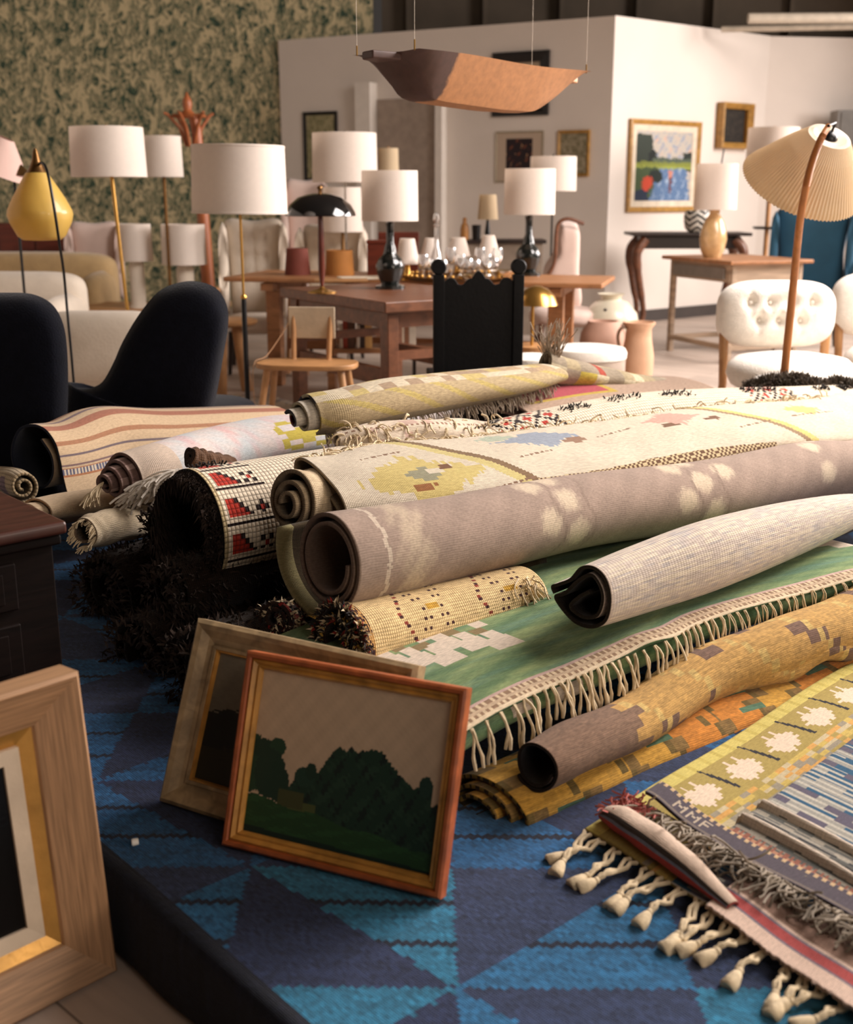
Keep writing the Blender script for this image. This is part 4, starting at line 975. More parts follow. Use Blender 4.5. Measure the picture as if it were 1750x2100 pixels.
def trees(fu, fv):
    n = len(fu); C = np.array([194., 168, 140])*np.ones((n, 1))
    C = C*(1+.03*noise2(fu*4, fv*4, 3, 1)-.04*(1-fv))[:, None]
    j = .012*noise2(fu*30, fv*30, 1, 2)
    def blob_(cx, cz, rx, rz, c, p=2.0): C[(np.abs((fu-cx)/rx)**p+np.abs((fv-cz)/rz)**p)+j*8 < 1] = c
    g1, g2, g3 = (26, 52, 40), (32, 62, 44), (22, 42, 36)
    for b in ((-.02, .42, .14, .18, g2), (.06, .52, .07, .06, g1), (.135, .545, .045, .055, g2), (.11, .38, .085, .15, g1), (.16, .33, .06, .11, g1)): blob_(*b)
    mt = [(.20, .28), (.25, .40), (.31, .43), (.33, .48), (.37, .46), (.43, .60), (.46, .63), (.50, .62), (.525, .655), (.55, .62), (.60, .645), (.68, .66), (.72, .61), (.80, .53), (.86, .48), (.885, .50), (.90, .545), (.94, .54), (.955, .48), (.94, .44), (.965, .40), (1.0, .43), (1.02, .43)]
    xs = [m[0] for m in mt]; zs = [m[1]-.015 for m in mt]; top = np.interp(fu, xs, zs, left=0)
    m = (fv < top+j*.8) & (fu > .2); C[m] = g1
    dk = m & (noise2(fu*9, fv*11, 1, 3) > .3); C[dk] = (34, 60, 46); C[m & (noise2(fu*14, fv*10, 1, 6) < -.45)] = (20, 36, 32)
    blob_(.30, .40, .055, .06, (30, 58, 46)); blob_(.33, .44, .03, .05, g1); blob_(.92, .49, .035, .06, (30, 56, 46))
    gz = .235-.12*fu+.01*np.sin(fu*20); gm = fv < gz; C[gm] = (34, 66, 38); C[gm & (noise2(fu*5, fv*22, 1, 1) > .3)] = (40, 76, 44)
    C[band(fv, gz, gz+.05) & band(fu, .22, .38)] = (74, 82, 46); C[band(fv, .20, .30) & band(fu, .17, .31) & (fv > gz)] = (64, 68, 40); C[(fv < .045-.02*fu)] = (18, 40, 34)
    return C
BLp, BRp = G(470, 1727, ZR), G(915, 1838, ZR); e = (BRp-BLp)[:2]; Wd = np.linalg.norm(e); Hh = .353
t = thing('framed_tree_painting', 'gilt framed painting of dark green trees under a beige sky, leaning in front', 'painting')
M_gilt = wood('gilt_wood', (196, 140, 66), .62, .35, (1, 1, 1), 22); M_cop = wood('copper_wood', (168, 88, 46), .6, .4, (1, 1, 1), 25)
frame_mb(Wd, Hh, [(0, 0), (0, .026), (.004, .03), (.010, .03), (.012, .026), (.012, 0)]).mk('outer_frame', M_cop, t)
frame_mb(Wd, Hh, [(.011, 0), (.011, .022), (.016, .026), (.022, .018), (.026, .020), (.030, .012), (.030, 0)]).mk('gilt_frame', M_gilt, t)
panel('canvas', Wd-.056, Hh-.056, .028, .028, -.006, trees, PNT, t)
orient(t, BLp, e, .113, .3345, Hh)
def dusk(fu, fv):
    fu = fu+.03*(hash2(np.floor(fu*45), np.floor(fv*40), 2)-.5); fv = fv+.04*(hash2(np.floor(fu*30), np.floor(fv*60), 3)-.5)
    C = np.array([110., 104, 90])*np.ones((len(fu), 1)); C = C*(.8+.25*noise2(fu*3, fv*3, 2, 1)*.3+.3*fv)[:, None]
    hill = np.interp(fu, [0, .1, .26, .30, .34, .42, .5, .7, 1], [.52, .57, .58, .40, .35, .52, .62, .5, .55]); C[fv < hill] = (30, 30, 26); C[(fv < .28)] = (44, 40, 28); C[band(fu, .27, .5) & band(fv, hill-.0, hill+.10)] = (86, 84, 68)
    return C
BL2 = G(338, 1643, ZR); t = thing('framed_dusk_painting', 'pale wood framed grey landscape leaning partly hidden behind the tree painting', 'painting')
M_pw = wood('pale_wood', (176, 150, 112), .55, .45, (1, 1, 1), 30)
w2, h2 = .50, .36
frame_mb(w2, h2, [(0, -.01), (0, .018), (.008, .026), (.018, .022), (.032, .010), (.044, .006), (.046, .012), (.052, .012), (.054, .002), (.054, -.01)]).mk('wooden_frame', M_pw, t)
frame_mb(w2, h2, [(.052, -.004), (.052, .009), (.056, .009), (.058, .000), (.058, -.004)]).mk('gilt_edge', M_gilt, t)
panel('canvas', w2-.11, h2-.11, .055, .055, .002, dusk, PNT, t, 100, 80)
orient(t, BL2+np.array([0, .004, 0]), (.875, -.485), .14, .325, h2)
# large frame cut by the left edge of the picture
def night(fu, fv):
    C = np.array([16., 14, 14])*np.ones((len(fu), 1)); C[((fu-.62)/.2)**2+((fv-.86)/.035)**2 < 1] = (110, 80, 70); C[(np.abs(fv-.13-.12*(fu-.6)) < .018) & band(fu, .55, .84) & (hash2(np.floor(fu*40), np.floor(fv*60)) > .4)] = (170, 160, 150)
    C[((fu-.8)/.1)**2+((fv-.92)/.04)**2 < 1] = (60, 44, 34); return C
BR3 = G(222, 1977, 0); e3 = np.array([.70, .714]); w3, h3 = .60, .545
t = thing('large_framed_painting', 'big light oak framed black painting leaning on the floor at the left picture edge', 'painting')
M_oak = wood('light_oak', (184, 142, 104), .62, .5, (46, 46, 1.6), 5)
M_oakh = wood('light_oak_across', (184, 142, 104), .62, .5, (1.6, 46, 46), 5)
fm = lambda pr: frame_mb(w3, h3, pr)
def split_frame(w_, h, prof, names, mats, parent):
    P = []
    for (cx, cz) in ((0, 0), (w_, 0), (w_, h), (0, h)):
        sx = 1 if cx == 0 else -1; sz = 1 if cz == 0 else -1
        P.append([(cx+sx*i, -d, cz+sz*i) for i, d in prof])
    for k, nm in enumerate(names):
        a, b = P[k], P[(k+1) % 4]; MB().grid(np.array([b, a]), cv=True).mk(nm, mats[k % 2], parent)
split_frame(w3, h3, [(0, -.03), (0, .030), (.006, .036), (.075, .006), (.078, 0), (.078, -.03)], ['bottom_rail', 'side_rail', 'top_rail', 'side_rail'], [M_oakh, M_oak], t)
fm([(.077, -.02), (.077, .000), (.105, -.012), (.105, -.02)]).mk('gilt_strip', plain('gold_leaf', (206, 156, 80), .4, .45, var=.2, scale=14, bump=.2), t)
fm([(.104, -.02), (.104, .000), (.130, -.004), (.130, -.02)]).mk('cream_liner', plain('cream_liner', (216, 196, 172), .8), t)
panel('canvas', w3-.25, h3-.25, .125, .125, .012, night, PNT2, t, 80, 80)
orient(t, BR3-np.array([e3[0], e3[1], 0])*w3, e3, .05, .54, h3)
# chest
CW, CD = .95, .46
cfr = W(138, 1074, 2.32); rz_ = math.atan2(.66, .75); ex_ = np.array([.75, .66]); ey_ = np.array([-.66, .75])
cc = cfr[:2]-ex_*(CW/2+.01)+ey_*(CD/2+.01); ZT = cfr[2]-ZR
t = thing('wooden_chest', 'dark polished wooden chest with drawer mouldings at the left edge', 'chest', (cc[0], cc[1], ZR+.004), rz_)
M_ches = wood('dark_mahogany', (22, 12, 9), .55, .65, (2, 2, 14), 4)
M_ches.node_tree.nodes['Principled BSDF'].inputs['Specular IOR Level'].default_value = .12
M_chet = wood('mahogany_top', (74, 40, 30), .55, .4, (2, 12, 2), 4)
MB().box((0, 0, (ZT-.05)/2+.03), (CW-.03, CD-.03, ZT-.10)).mk('body', M_ches, t, bevel=.004)
MB().box((0, 0, ZT-.012), (CW+.02, CD+.02, .028)).mk('top', M_chet, t, bevel=.008)
MB().box((0, 0, ZT-.038), (CW, CD, .022)).mk('cornice', M_ches, t, bevel=.006)
MB().box((0, 0, .025), (CW, CD, .05)).mk('plinth', M_ches, t, bevel=.005)
for zz, hh in ((ZT-.12, .10), (ZT-.26, .12)):
    d = MB().box((-.03, -CD/2+.012, zz), (CW-.14, .014, hh)).mk('drawer', M_ches, t, bevel=.004)
    MB().box((-.03, -CD/2+.003, zz), (CW-.20, .006, hh-.035)).mk('moulding', M_ches, d, bevel=.002)
# front floor strip hint: nothing more is seen there
# ================================================================ the back of the shop
M_shade = plain('white_shade', (246, 236, 226), .85, var=.015, scale=40, bump=.08, bscale=200, transl=.35)
M_cshade = plain('cream_shade', (234, 214, 180), .85, var=.03, transl=.35)
M_brass = plain('brass', (196, 150, 78), .28, .9, var=.1, bump=0)
M_dbrass = plain('dark_brass', (120, 86, 48), .35, .8, var=.15, bump=0)
M_blackm = plain('black_metal', (18, 17, 18), .35, .2, var=.1, bump=0)
M_glblack = plain('black_lacquer', (12, 13, 15), .12, 0, var=.1, bump=0, coat=1)
M_glgreen = plain('black_glaze', (20, 24, 22), .15, 0, var=.3, scale=20, bump=.4, bscale=40, coat=.8)
M_teak = wood('teak', (168, 116, 76), .65, .45, (1, 8, 8), 3)
M_pine = wood('honey_wood', (186, 136, 88), .7, .45, (2, 2, 2), 4)
M_dwood = wood('brown_table_wood', (116, 72, 48), .6, .4, (1, 8, 8), 3)
M_red = wood('coat_rack_wood', (172, 98, 56), .65, .4, (6, 6, 1), 3)
M_cabw = wood('red_mahogany', (104, 44, 28), .6, .35, (1, 1, 8), 3)
M_bwood = wood('black_brown_wood', (44, 30, 24), .6, .4, (1, 8, 8), 3)
M_gwood = wood('weathered_wood', (176, 152, 128), .7, .6, (1, 1, 8), 3)
M_cushw = plain('white_boucle', (244, 236, 224), .95, var=.05, scale=30, bump=.6, bscale=140, sheen=.3)
M_cushc = plain('cream_linen', (222, 208, 190), .95, var=.04, bump=.2, sheen=.2)
M_beige = plain('mustard_beige_fabric', (188, 158, 112), .95, var=.08, bump=.3, sheen=.3)
M_pinkf = plain('pale_pink_fabric', (214, 190, 178), .95, var=.04, sheen=.2)
M_navy = plain('navy_wool', (11, 13, 23), .95, var=.2, scale=30, bump=.3, bscale=150, sheen=.10, spec=.1)
M_blue = plain('teal_blue_velvet', (36, 80, 104), .9, var=.12, scale=6, sheen=.1)
M_ebon = plain('ebonised_wood', (9, 8, 8), .5, 0, var=.2, bump=.1, spec=.2)
def rl(pts, n=6):
    return pts
def floor_lamp_at(name, label, px, D, yt, yb, wt, wb, mat=M_shade, stem=None, group='white shaded lamps', base_z=0, cat='lamp', stemmat=None, stemr=.008, foot=True, tilt=0, trim=None, lean=0):
    """drum shade measured in the photograph; stem: 'pole' down to base_z"""
    c = W(px, (yt+yb)/2, D); zt, zb = W(px, yt, D)[2], W(px, yb, D)[2]; k = mpp(D, c[2]); rt, rb = wt*k/2, wb*k/2
    t = thing(name, label, cat, (c[0]+lean, D, base_z), 0, group)
    h0, h1 = zb-base_z, zt-base_z; th = .003
    sh = MB().lathe([(rb, h0), (rt, h1), (rt-th, h1), (rb-th, h0), (rb, h0)], 48)
    s = sh.mk('lamp_shade', mat, t, smooth=True)
    s.location = (-lean, 0, 0)
    if tilt: 
        s.rotation_euler = (0, tilt, 0); s.location = (-lean-(h0+h1)/2*math.sin(tilt), 0, (h0+h1)/2*(1-math.cos(tilt)))
    if trim: 
        MB().lathe([(rb+.001, h0), (rb+.003, h0+.006), (rb+.001, h0+.012)], 40).mk('shade_binding', trim, s, smooth=True); MB().lathe([(rt+.001, h1-.012), (rt+.003, h1-.006), (rt+.001, h1)], 40).mk('shade_binding', trim, s, smooth=True)
    if stem == 'pole':
        m_ = stemmat or M_brass
        MB().tube([(0, 0, .02), (-lean*.5, 0, h0*.5), (-lean, 0, h1-.02)], stemr, 10).mk('pole', m_, t, smooth=True)
        if foot: MB().lathe([(0, 0), (.14, 0), (.14, .012), (.03, .022), (.012, .05), (0, .05)], 28).mk('foot', m_, t, smooth=True)
        MB().tube([(-lean-rt*.97, 0, h1-.012), (-lean+rt*.97, 0, h1-.012)], .0025, 5).mk('shade_carrier', m_, t)
        MB().ball((-lean, 0, h1+.008), .009, 10, 8).mk('finial', m_, t, smooth=True)
    t['_h'] = h0; del t['_h']
    return t, h0, h1, k
# --- floor lamps
floor_lamp_at('floor_lamp', 'brass floor lamp with wide white drum shade, left of the smaller tall one', 221, 7.5, 261, 363, 147, 153, stem='pole', stemr=.011, lean=.10)
floor_lamp_at('floor_lamp', 'thin dark brass floor lamp with small white drum shade in front of the wallpaper', 334, 9.0, 279, 363, 76, 80, stem='pole', stemmat=M_dbrass, stemr=.012)
t, h0, h1, k = floor_lamp_at('floor_lamp', 'floor lamp with large white drum shade on a half brass, half black stem', 490, 6.2, 298, 438, 188, 196, trim=M_shade, tilt=.012)
zj = W(492, 612, 6.2)[2]
MB().tube([(0, 0, zj), (0, 0, h1-.03)], .007, 10).mk('brass_pole', M_brass, t, smooth=True)
MB().lathe([(0, 0), (.013, 0), (.014, zj-.03), (.013, zj)], 14).mk('black_pole', M_blackm, t, smooth=True)
MB().lathe([(0, zj-.004), (.016, zj-.002), (.018, zj+.008), (.010, zj+.02), (0, zj+.02)], 14).mk('collar', M_brass, t, smooth=True)
MB().lathe([(0, 0), (.15, 0), (.15, .014), (.02, .026), (0, .026)], 28).mk('foot', M_blackm, t, smooth=True)
# yellow glass lamp with bent black stem
D = 5.5; c0 = W(80, 300, D); t = thing('yellow_glass_lamp', 'yellow glass cone shade lamp on thin bent black stem at the left edge', 'lamp', (*W(152, 790, D)[:2], 0))
o0 = np.array([t.location[0], D, 0.]); q = lambda px, py: W(px, py, D)-o0
k = mpp(D, 1.3); cx = q(79, 400)
prof = [(4, 352), (22, 354), (30, 368), (52, 405), (64, 430), (66, 440), (62, 456), (48, 484), (38, 492), (20, 493), (0, 493)]
zc = lambda y: W(79, y, D)[2]
MB().lathe([(r*k, zc(y)) for r, y in prof][::-1], 40, (cx[0], 0, 0)).mk('glass_shade', plain('yellow_glass', (228, 192, 100), .35, var=.05, bump=0, transl=.35, coat=.3), t, smooth=True)
MB().lathe([(r*k, zc(y)) for r, y in [(2, 304), (5, 310), (9, 330), (16, 345), (22, 356), (0, 357)]][::-1], 24, (q(72, 330)[0]+.004, 0, 0)).mk('cap', M_dbrass, t, smooth=True)
MB().tube(spline([q(78, 340), W(86, 334, D-.06)-o0, W(97, 352, D-.14)-o0, W(110, 420, D-.18)-o0, W(122, 500, D-.14)-o0, q(131, 560), q(140, 660), q(148, 745), (0, 0, .02)], 30), .0065, 8).mk('stem', M_blackm, t, smooth=True)
MB().lathe([(0, 0), (.12, 0), (.11, .015), (0, .02)], 24).mk('foot', M_blackm, t, smooth=True)
# far left lamp: pale cone shade over a brass cup
D = 7.0; p = W(22, 350, D); t = thing('floor_lamp', 'pale pink shaded lamp with brass cup cut by the left picture edge', 'lamp', (p[0], D, 0)); k = mpp(D, 1.4)
MB().lathe([(75*k, 0), (20*k, 68*k), (20*k-.003, 68*k), (75*k-.003, 0), (75*k, 0)], 36).xf((-35*k, 0, p[2]+2*k), ry=.42).mk('lamp_shade', plain('pink_shade', (230, 198, 186), .85, var=.02, transl=.25), t, smooth=True)
MB().lathe([(38*k, 0), (12*k, 30*k), (0, 32*k)], 28).xf((4*k, 0, p[2]-10*k)).mk('brass_cup', M_dbrass, t, smooth=True)
MB().tube([(6*k, 0, 0), (6*k, 0, p[2])], .008).mk('pole', M_blackm, t, smooth=True)
MB().lathe([(0, 0), (.13, 0), (.12, .015), (0, .02)], 24).mk('foot', M_blackm, t, smooth=True)
# --- low wooden bench with two cream column lamps
D = 9.3; zb_ = W(280, 628, D)[2]; x0, x1 = W(150, 620, D)[0], W(455, 620, D)[0]
t = thing('coffee_table', 'long low orange wood coffee table in front of the wallpaper', 'table', ((x0+x1)/2, D+.1, 0))
MB().box((0, 0, zb_-.02), (x1-x0, .7, .035)).mk('tabletop', M_pine, t, bevel=.006)
MB().box((0, 0, zb_-.075), (x1-x0-.1, .6, .07)).mk('apron', M_pine, t)
for sx in (-1, 1):
    for sy in (-1, 1): MB().box((sx*((x1-x0)/2-.06), sy*.28, (zb_-.04)/2), (.05, .05, zb_-.04), taper=.7).mk('leg', M_pine, t)
for (px, yt, yb, wt, wb, wc, lab) in ((277, 459, 535, 66, 70, 30, 'cream column table lamp with white shade, left one of the low pair'), (377, 460, 542, 88, 92, 36, 'cream column table lamp with wider white shade, right one of the low pair')):
    Dl = D-.1 if px < 300 else D-.15
    t, h0, h1, k = floor_lamp_at('table_lamp', lab, px, Dl, yt, yb, wt, wb, base_z=zb_-.0024, group='cream column lamps')
    r = wc*k/2; MB().lathe([(0, 0), (r*1.3, 0), (r*1.3, .01), (r, .03), (r, h0-.03), (r*.8, h0-.005), (r*.3, h0), (r*.3, h0+.06), (0, h0+.06)], 24).mk('lamp_base', M_cushc, t, smooth=True)
# --- coat rack
D = 10.5; p = W(412, 440, D); k = mpp(D, 1.6); z = lambda y: W(400, y, D)[2]
t = thing('coat_rack', 'tall orange wood coat rack with flared hooks and turned finial by the wallpaper', 'coat rack', (p[0]-.0, D, 0))
MB().tube([(0.05, 0, 0), (0, 0, z(270)), (-.03, 0, z(235))], [15*k, 11*k, 9*k], 12).mk('post', M_red, t, smooth=True)
MB().lathe([(10*k, z(238)), (14*k, z(232)), (8*k, z(226)), (10*k, z(215)), (9*k, z(205)), (4*k, z(196)), (2*k, z(190)), (0, z(188))], 18, (-.07, 0, 0)).mk('finial', M_red, t, smooth=True)
for a in range(6):
    an = a*PI/3+.3; dx, dy = math.cos(an), math.sin(an)
    MB().tube([(-.05+dx*.04, dy*.04, z(300)), (-.05+dx*22*k, dy*22*k, z(262)), (-.06+dx*42*k, dy*42*k, z(236)), (-.06+dx*50*k, dy*50*k, z(232))], [4*k, 3.5*k, 3*k, 2.5*k], 8).mk('hook', M_red, t, smooth=True)
MB().lathe([(34*k, z(241)), (36*k, z(238)), (34*k, z(235)), (30*k, z(238)), (34*k, z(241))], 20, (-.06, 0, 0)).mk('ring', M_red, t, smooth=True)
for a in range(4):
    an = a*PI/2+.5; MB().tube([(0.05, 0, .35), (.05+math.cos(an)*.28, math.sin(an)*.28, .02)], .02, 8).mk('leg', M_red, t, smooth=True)
# --- back row lamps
t, h0, h1, k = floor_lamp_at('floor_lamp', 'tall floor lamp with white drum shade above the black mushroom lamp', 707, 8.7, 273, 374, 131, 134, stem='pole', stemmat=plain('chrome', (190, 180, 170), .2, .9, bump=0))
t, h0, h1, k = floor_lamp_at('table_lamp', 'second white drum shade half hidden behind the mushroom lamp', 702, 9.4, 384, 475, 78, 84, base_z=.62)
MB().lathe([(0, 0), (.07, 0), (.06, .03), (.02, .12), (.012, h0), (0, h0)], 18).mk('lamp_base', M_dbrass, t, smooth=True)
t = floor_lamp_at('floor_lamp', 'pale cream shaded lamp on wooden stem behind the black base table lamp', 797, 11.2, 304, 350, 40, 42, mat=M_cshade, stem='pole', stemmat=M_pine, stemr=.02)[0]
t, h0, h1, k = floor_lamp_at('floor_lamp', 'white drum shade lamp standing behind the right black base lamp', 1135, 9.8, 321, 392, 94, 96, stem='pole', stemmat=M_blackm)
t, h0, h1, k = floor_lamp_at('floor_lamp', 'white drum shade lamp on wooden stem with black tray beside the blue chair', 1586, 11.6, 262, 334, 102, 106, stem='pole', stemmat=M_pine, stemr=.022)
MB().lathe([(0, 0), (.12, .0), (.14, .02), (.13, .025), (0, .012)], 24, (0, 0, W(1580, 470, 11.6)[2])).mk('tray', M_blackm, t, smooth=True)

# ================================================================ tables
def trestle(name, label, cor, a, b, La, Lb, zt, mat, th=.045, legw=.09, legs=((.08, .08), (.92, .08), (.92, .9), (.08, .9)), apron=0, scallop=False, group=None):
    a = np.array(a)/np.linalg.norm(a); b = np.array(b)/np.linalg.norm(b); c = np.array(cor)+a*La/2+b*Lb/2
    t = thing(name, label, 'table', (c[0], c[1], 0), 0, group); P_ = lambda u, v: np.array(cor)+a*La*u+b*Lb*v-c
    MB().slab([P_(0, 0), P_(0, 1), P_(1, 1), P_(1, 0)] if np.cross(b, a) > 0 else [P_(0, 0), P_(1, 0), P_(1, 1), P_(0, 1)], zt-th, zt).mk('tabletop', mat, t, bevel=.008)
    ra = math.atan2(a[1], a[0])
    for u, v in legs:
        p = P_(u, v); MB().box((p[0], p[1], (zt-th)/2), (legw, legw*.8, zt-th), ra).mk('leg', mat, t, bevel=.005)
    if apron:
        for v in (.08, .9): p, q_ = P_(.08, v), P_(.92, v); m_ = (p+q_)/2; MB().box((m_[0], m_[1], zt-th-apron/2), (La*.84, .025, apron), ra).mk('apron', mat, t)
        for u in (.08, .92): p, q_ = P_(u, .08), P_(u, .9); m_ = (p+q_)/2; MB().box((m_[0], m_[1], zt-th-apron/2), (Lb*.82, .025, apron), math.atan2(b[1], b[0])).mk('apron', mat, t)
    return t, P_, a, b, ra
A1 = W(548, 561, 8.9)[:2]; B1 = W(1262, 569, 8.25)[:2]; dd = B1-A1; Ld = np.linalg.norm(dd)
nbk = np.array([dd[1], -dd[0]])/Ld
Ltab = trestle('trestle_table', 'long light brown trestle table carrying the glassware and lamps', A1, dd, nbk, Ld, .80, .755, M_teak, .032, .10, ((.12, .2), (.12, .8), (.88, .2), (.88, .8)))
t, P_, a_, b_, ra = Ltab
m_ = (P_(.12, .5)+P_(.88, .5))/2; MB().box((m_[0], m_[1], .28), (Ld*.76, .04, .10), ra).mk('stretcher', M_teak, t)
for u in (.12, .88):
    p = P_(u, .5); MB().box((p[0], p[1], .69), (.09, .75, .05), ra).mk('batten', M_teak, t); MB().box((p[0], p[1], .1), (.08, .6, .06), ra).mk('rail', M_teak, t)
N0 = np.array([-.218, 6.24]); Dt = trestle('dining_table', 'dark brown wooden table with one corner pointing forward, under the mushroom lamp', N0, (-.556, .83), (.83, .556), 1.22, .86, .75, M_dwood, .06, .085, apron=.09, legs=((.07, .09), (.93, .09), (.93, .9), (.07, .9)))
t, P_, a_, b_, ra = Dt
for v in (.09, .9): p, q_ = P_(.07, v), P_(.93, v); m_ = (p+q_)/2; MB().box((m_[0], m_[1], .33), (1.02, .05, .09), ra).mk('stretcher', M_dwood, t)
for u in (.07, .93): p, q_ = P_(u, .09), P_(u, .9); m_ = (p+q_)/2; MB().box((m_[0], m_[1], .45), (.68, .03, .05), math.atan2(b_[1], b_[0])).mk('stretcher', M_dwood, t)
# scalloped low shelf with a row of books behind the dark table
D = 7.9; xa, xb = W(672, 690, D)[0], W(900, 690, D)[0]; zs = W(780, 690, D)[2]+.02; t = thing('low_shelf', 'low wooden shelf with cream scalloped edge under the tables', 'shelf', ((xa+xb)/2+.1, D, 0)); wS = xb-xa+.2
MB().box((0, 0, zs-.10), (wS, .3, .03)).mk('shelf_board', M_teak, t)
MB().box((0, 0, zs+.13), (wS, .3, .03)).mk('top_board', M_teak, t)
sc_ = [(-wS/2, zs+.145)]+[(-wS/2+wS*i/96, zs+.20+.022*abs(math.sin(i*PI/8))) for i in range(97)]+[(wS/2, zs+.145)]
MB().prism(sc_, -.15, -.135).mk('scalloped_edge', plain('cream_card', (214, 196, 164), .8), t)
for s_ in (-1, 1): MB().box((s_*(wS/2-.03), 0, (zs+.11)/2), (.05, .26, zs+.11)).mk('leg', M_teak, t)
bk = [(214, 200, 180), (150, 60, 40), (90, 60, 44), (220, 206, 190), (60, 44, 40), (196, 150, 90), (230, 220, 206), (120, 50, 40), (70, 60, 50), (222, 208, 186), (140, 96, 70), (206, 196, 180)]
bname = ['cream', 'brick red', 'brown', 'white', 'black brown', 'tan', 'bright white', 'dark red', 'olive brown', 'ivory', 'ochre brown', 'grey white']
xx = -wS/2+.10
for i, c in enumerate(bk):
    th_ = .022+.012*((i*7) % 3); hgt = .15+.02*((i*5) % 3)
    b0 = MB().box((0, 0, hgt/2), (th_, .11, hgt)); 
    bo = thing('book', '%s book spine in the row on the low shelf under the tables' % bname[i], 'book', ((xa+xb)/2+.1+xx, D-.05, zs-.0845), 0, 'books on the low shelf')
    MB().box((0, .004, hgt/2), (th_-.006, .10, hgt-.008)).mk('pages', plain('paper', (226, 212, 190), .9), bo); MB().box((-th_/2+.0015, 0, hgt/2), (.003, .11, hgt)).box((th_/2-.0015, 0, hgt/2), (.003, .11, hgt)).box((0, -.054, hgt/2), (th_, .003, hgt)).mk('cover', plain('book_cover_%s' % bname[i].replace(' ', '_'), c, .7), bo)
    xx += th_+.004 if i != 5 else th_+.07
# round wooden side table
D = 7.9; p = W(462, 655, D); t = thing('round_table', 'round orange wood side table between the navy chair and the trestle table', 'table', (p[0], D, 0))
MB().lathe([(0, p[2]-.035), (.2, p[2]-.035), (.215, p[2]-.02), (.215, p[2]-.006), (.2, p[2]), (0, p[2])], 40).mk('tabletop', M_pine, t, smooth=True)
for a in range(3):
    an = a*2.1+.3; MB().tube([(math.cos(an)*.07, math.sin(an)*.07, p[2]-.03), (math.cos(an)*.13, math.sin(an)*.13, 0)], [.035, .04], 12).mk('leg', M_pine, t, smooth=True)
# small chair with slab seat and panel back
D = 6.15; p = W(630, 742, D); zs = p[2]; t = thing('spindle_chair', 'rustic wooden chair with rounded slab seat and pale panel back', 'chair', (p[0], D, 0), -.12); k = mpp(D, .5); hw = 105*k
out = [(hw*math.copysign(abs(math.cos(q))**.55, math.cos(q)), .15*math.copysign(abs(math.sin(q))**.75, math.sin(q))) for q in np.linspace(0, 2*PI, 40, endpoint=False)]
MB().slab(out, zs-.028, zs).mk('seat', M_pine, t, bevel=.006)
for sx in (-1, 1):
    for sy in (-1, 1): MB().tube([(sx*hw*.72, sy*.08, zs-.02), (sx*hw*.95, sy*.15, 0)], [.02, .016], 10).mk('leg', M_pine, t, smooth=True)
    MB().tube([(sx*.095, .10, zs-.02), (sx*.10, .15, zs+.25)], [.015, .012], 8).mk('back_post', M_pine, t, smooth=True)
MB().box((0, .14, zs+.19), (.25, .012, .165)).xf((0, 0, 0), rx=0).mk('back_panel', plain('pale_canvas', (206, 186, 158), .9), t, bevel=.003)
MB().tube(spline([(-.09, .16, zs+.27), (-.14, .12, zs+.16), (-hw*.8, 0, zs+.03), (-hw*1.0, -.08, zs-.02), (-hw*.95, -.12, .12)], 24), .0022, 5).mk('cord', M_pine, t)

# ================================================================ things on the tables
def on(px, py, z): return G(px, py, z)
ZT1, ZT2 = .75, .755
p = on(661, 600, ZT1); t = thing('mushroom_lamp', 'glossy black mushroom shaded lamp with reddish wood stem on the dark table', 'lamp', (p[0], p[1], ZT1)); D = p[1]; k = mpp(D, .9)
zz = lambda y: W(661, y, D)[2]-ZT1
MB().lathe([(0, zz(396)), (20*k, zz(397)), (45*k, zz(405)), (62*k, zz(420)), (70*k, zz(434)), (72*k, zz(442)), (70*k, zz(443)), (60*k, zz(426)), (42*k, zz(411)), (18*k, zz(403)), (0, zz(402))][::-1], 48).mk('lamp_shade', M_glblack, t, smooth=True)
MB().lathe([(0, zz(398)), (4*k, zz(397)), (3*k, zz(390)), (6*k, zz(386)), (5*k, zz(382)), (0, zz(380))], 16).mk('finial', M_dbrass, t, smooth=True)
MB().lathe([(0, .02), (3*k, .02), (5*k, zz(575)), (7*k, zz(555)), (6.5*k, zz(500)), (5*k, zz(445)), (2*k, zz(405))], 16).mk('stem', wood('lamp_stem_wood', (96, 42, 28), .7, .25), t, smooth=True)
MB().lathe([(0, 0), (30*k, 0), (30*k, .005), (22*k, .012), (8*k, .02), (4*k, .035), (0, .035)], 36).mk('brass_foot', M_brass, t, smooth=True)
def gourd_lamp(label, px, py, z, sh, w0, w1, D=None):
    p = on(px, py, z) if D is None else W(px, py, D); D = p[1]; k = mpp(D, .9); yt, yb = sh
    t = thing('table_lamp', label, 'lamp', (p[0], D, z), 0, 'black glazed gourd lamps'); zz = lambda y: W(px, y, D)[2]-z
    h = zz(yb)
    MB().lathe([(w1*k/2, h), (w0*k/2, zz(yt)), (w0*k/2-.003, zz(yt)), (w1*k/2-.003, h), (w1*k/2, h)], 44).mk('lamp_shade', M_shade, t, smooth=True)
    MB().lathe([(0, 0), (.225*h, 0), (.225*h, .018), (.12*h, .03), (.13*h, .06*h), (.165*h, .14*h), (.21*h, .27*h), (.215*h, .36*h), (.17*h, .45*h), (.11*h, .51*h), (.095*h, .56*h), (.085*h, .62*h), (.06*h, .68*h), (.058*h, .9*h), (.07*h, .97*h), (.04*h, h), (.02*h, h), (.02*h, h+.1), (0, h+.1)], 26, wob=lambda q: 1+.03*math.sin(8*q)).mk('lamp_base', M_glgreen, t, smooth=True)
    MB().tube([(-w0*k/2, 0, zz(yt)-.01), (w0*k/2, 0, zz(yt)-.01)], .002, 5).mk('shade_carrier', M_brass, t)
    return t
gourd_lamp('black glazed gourd table lamp with white shade, standing on the dark table', 801, 592, ZT1, (350, 453), 113, 115)
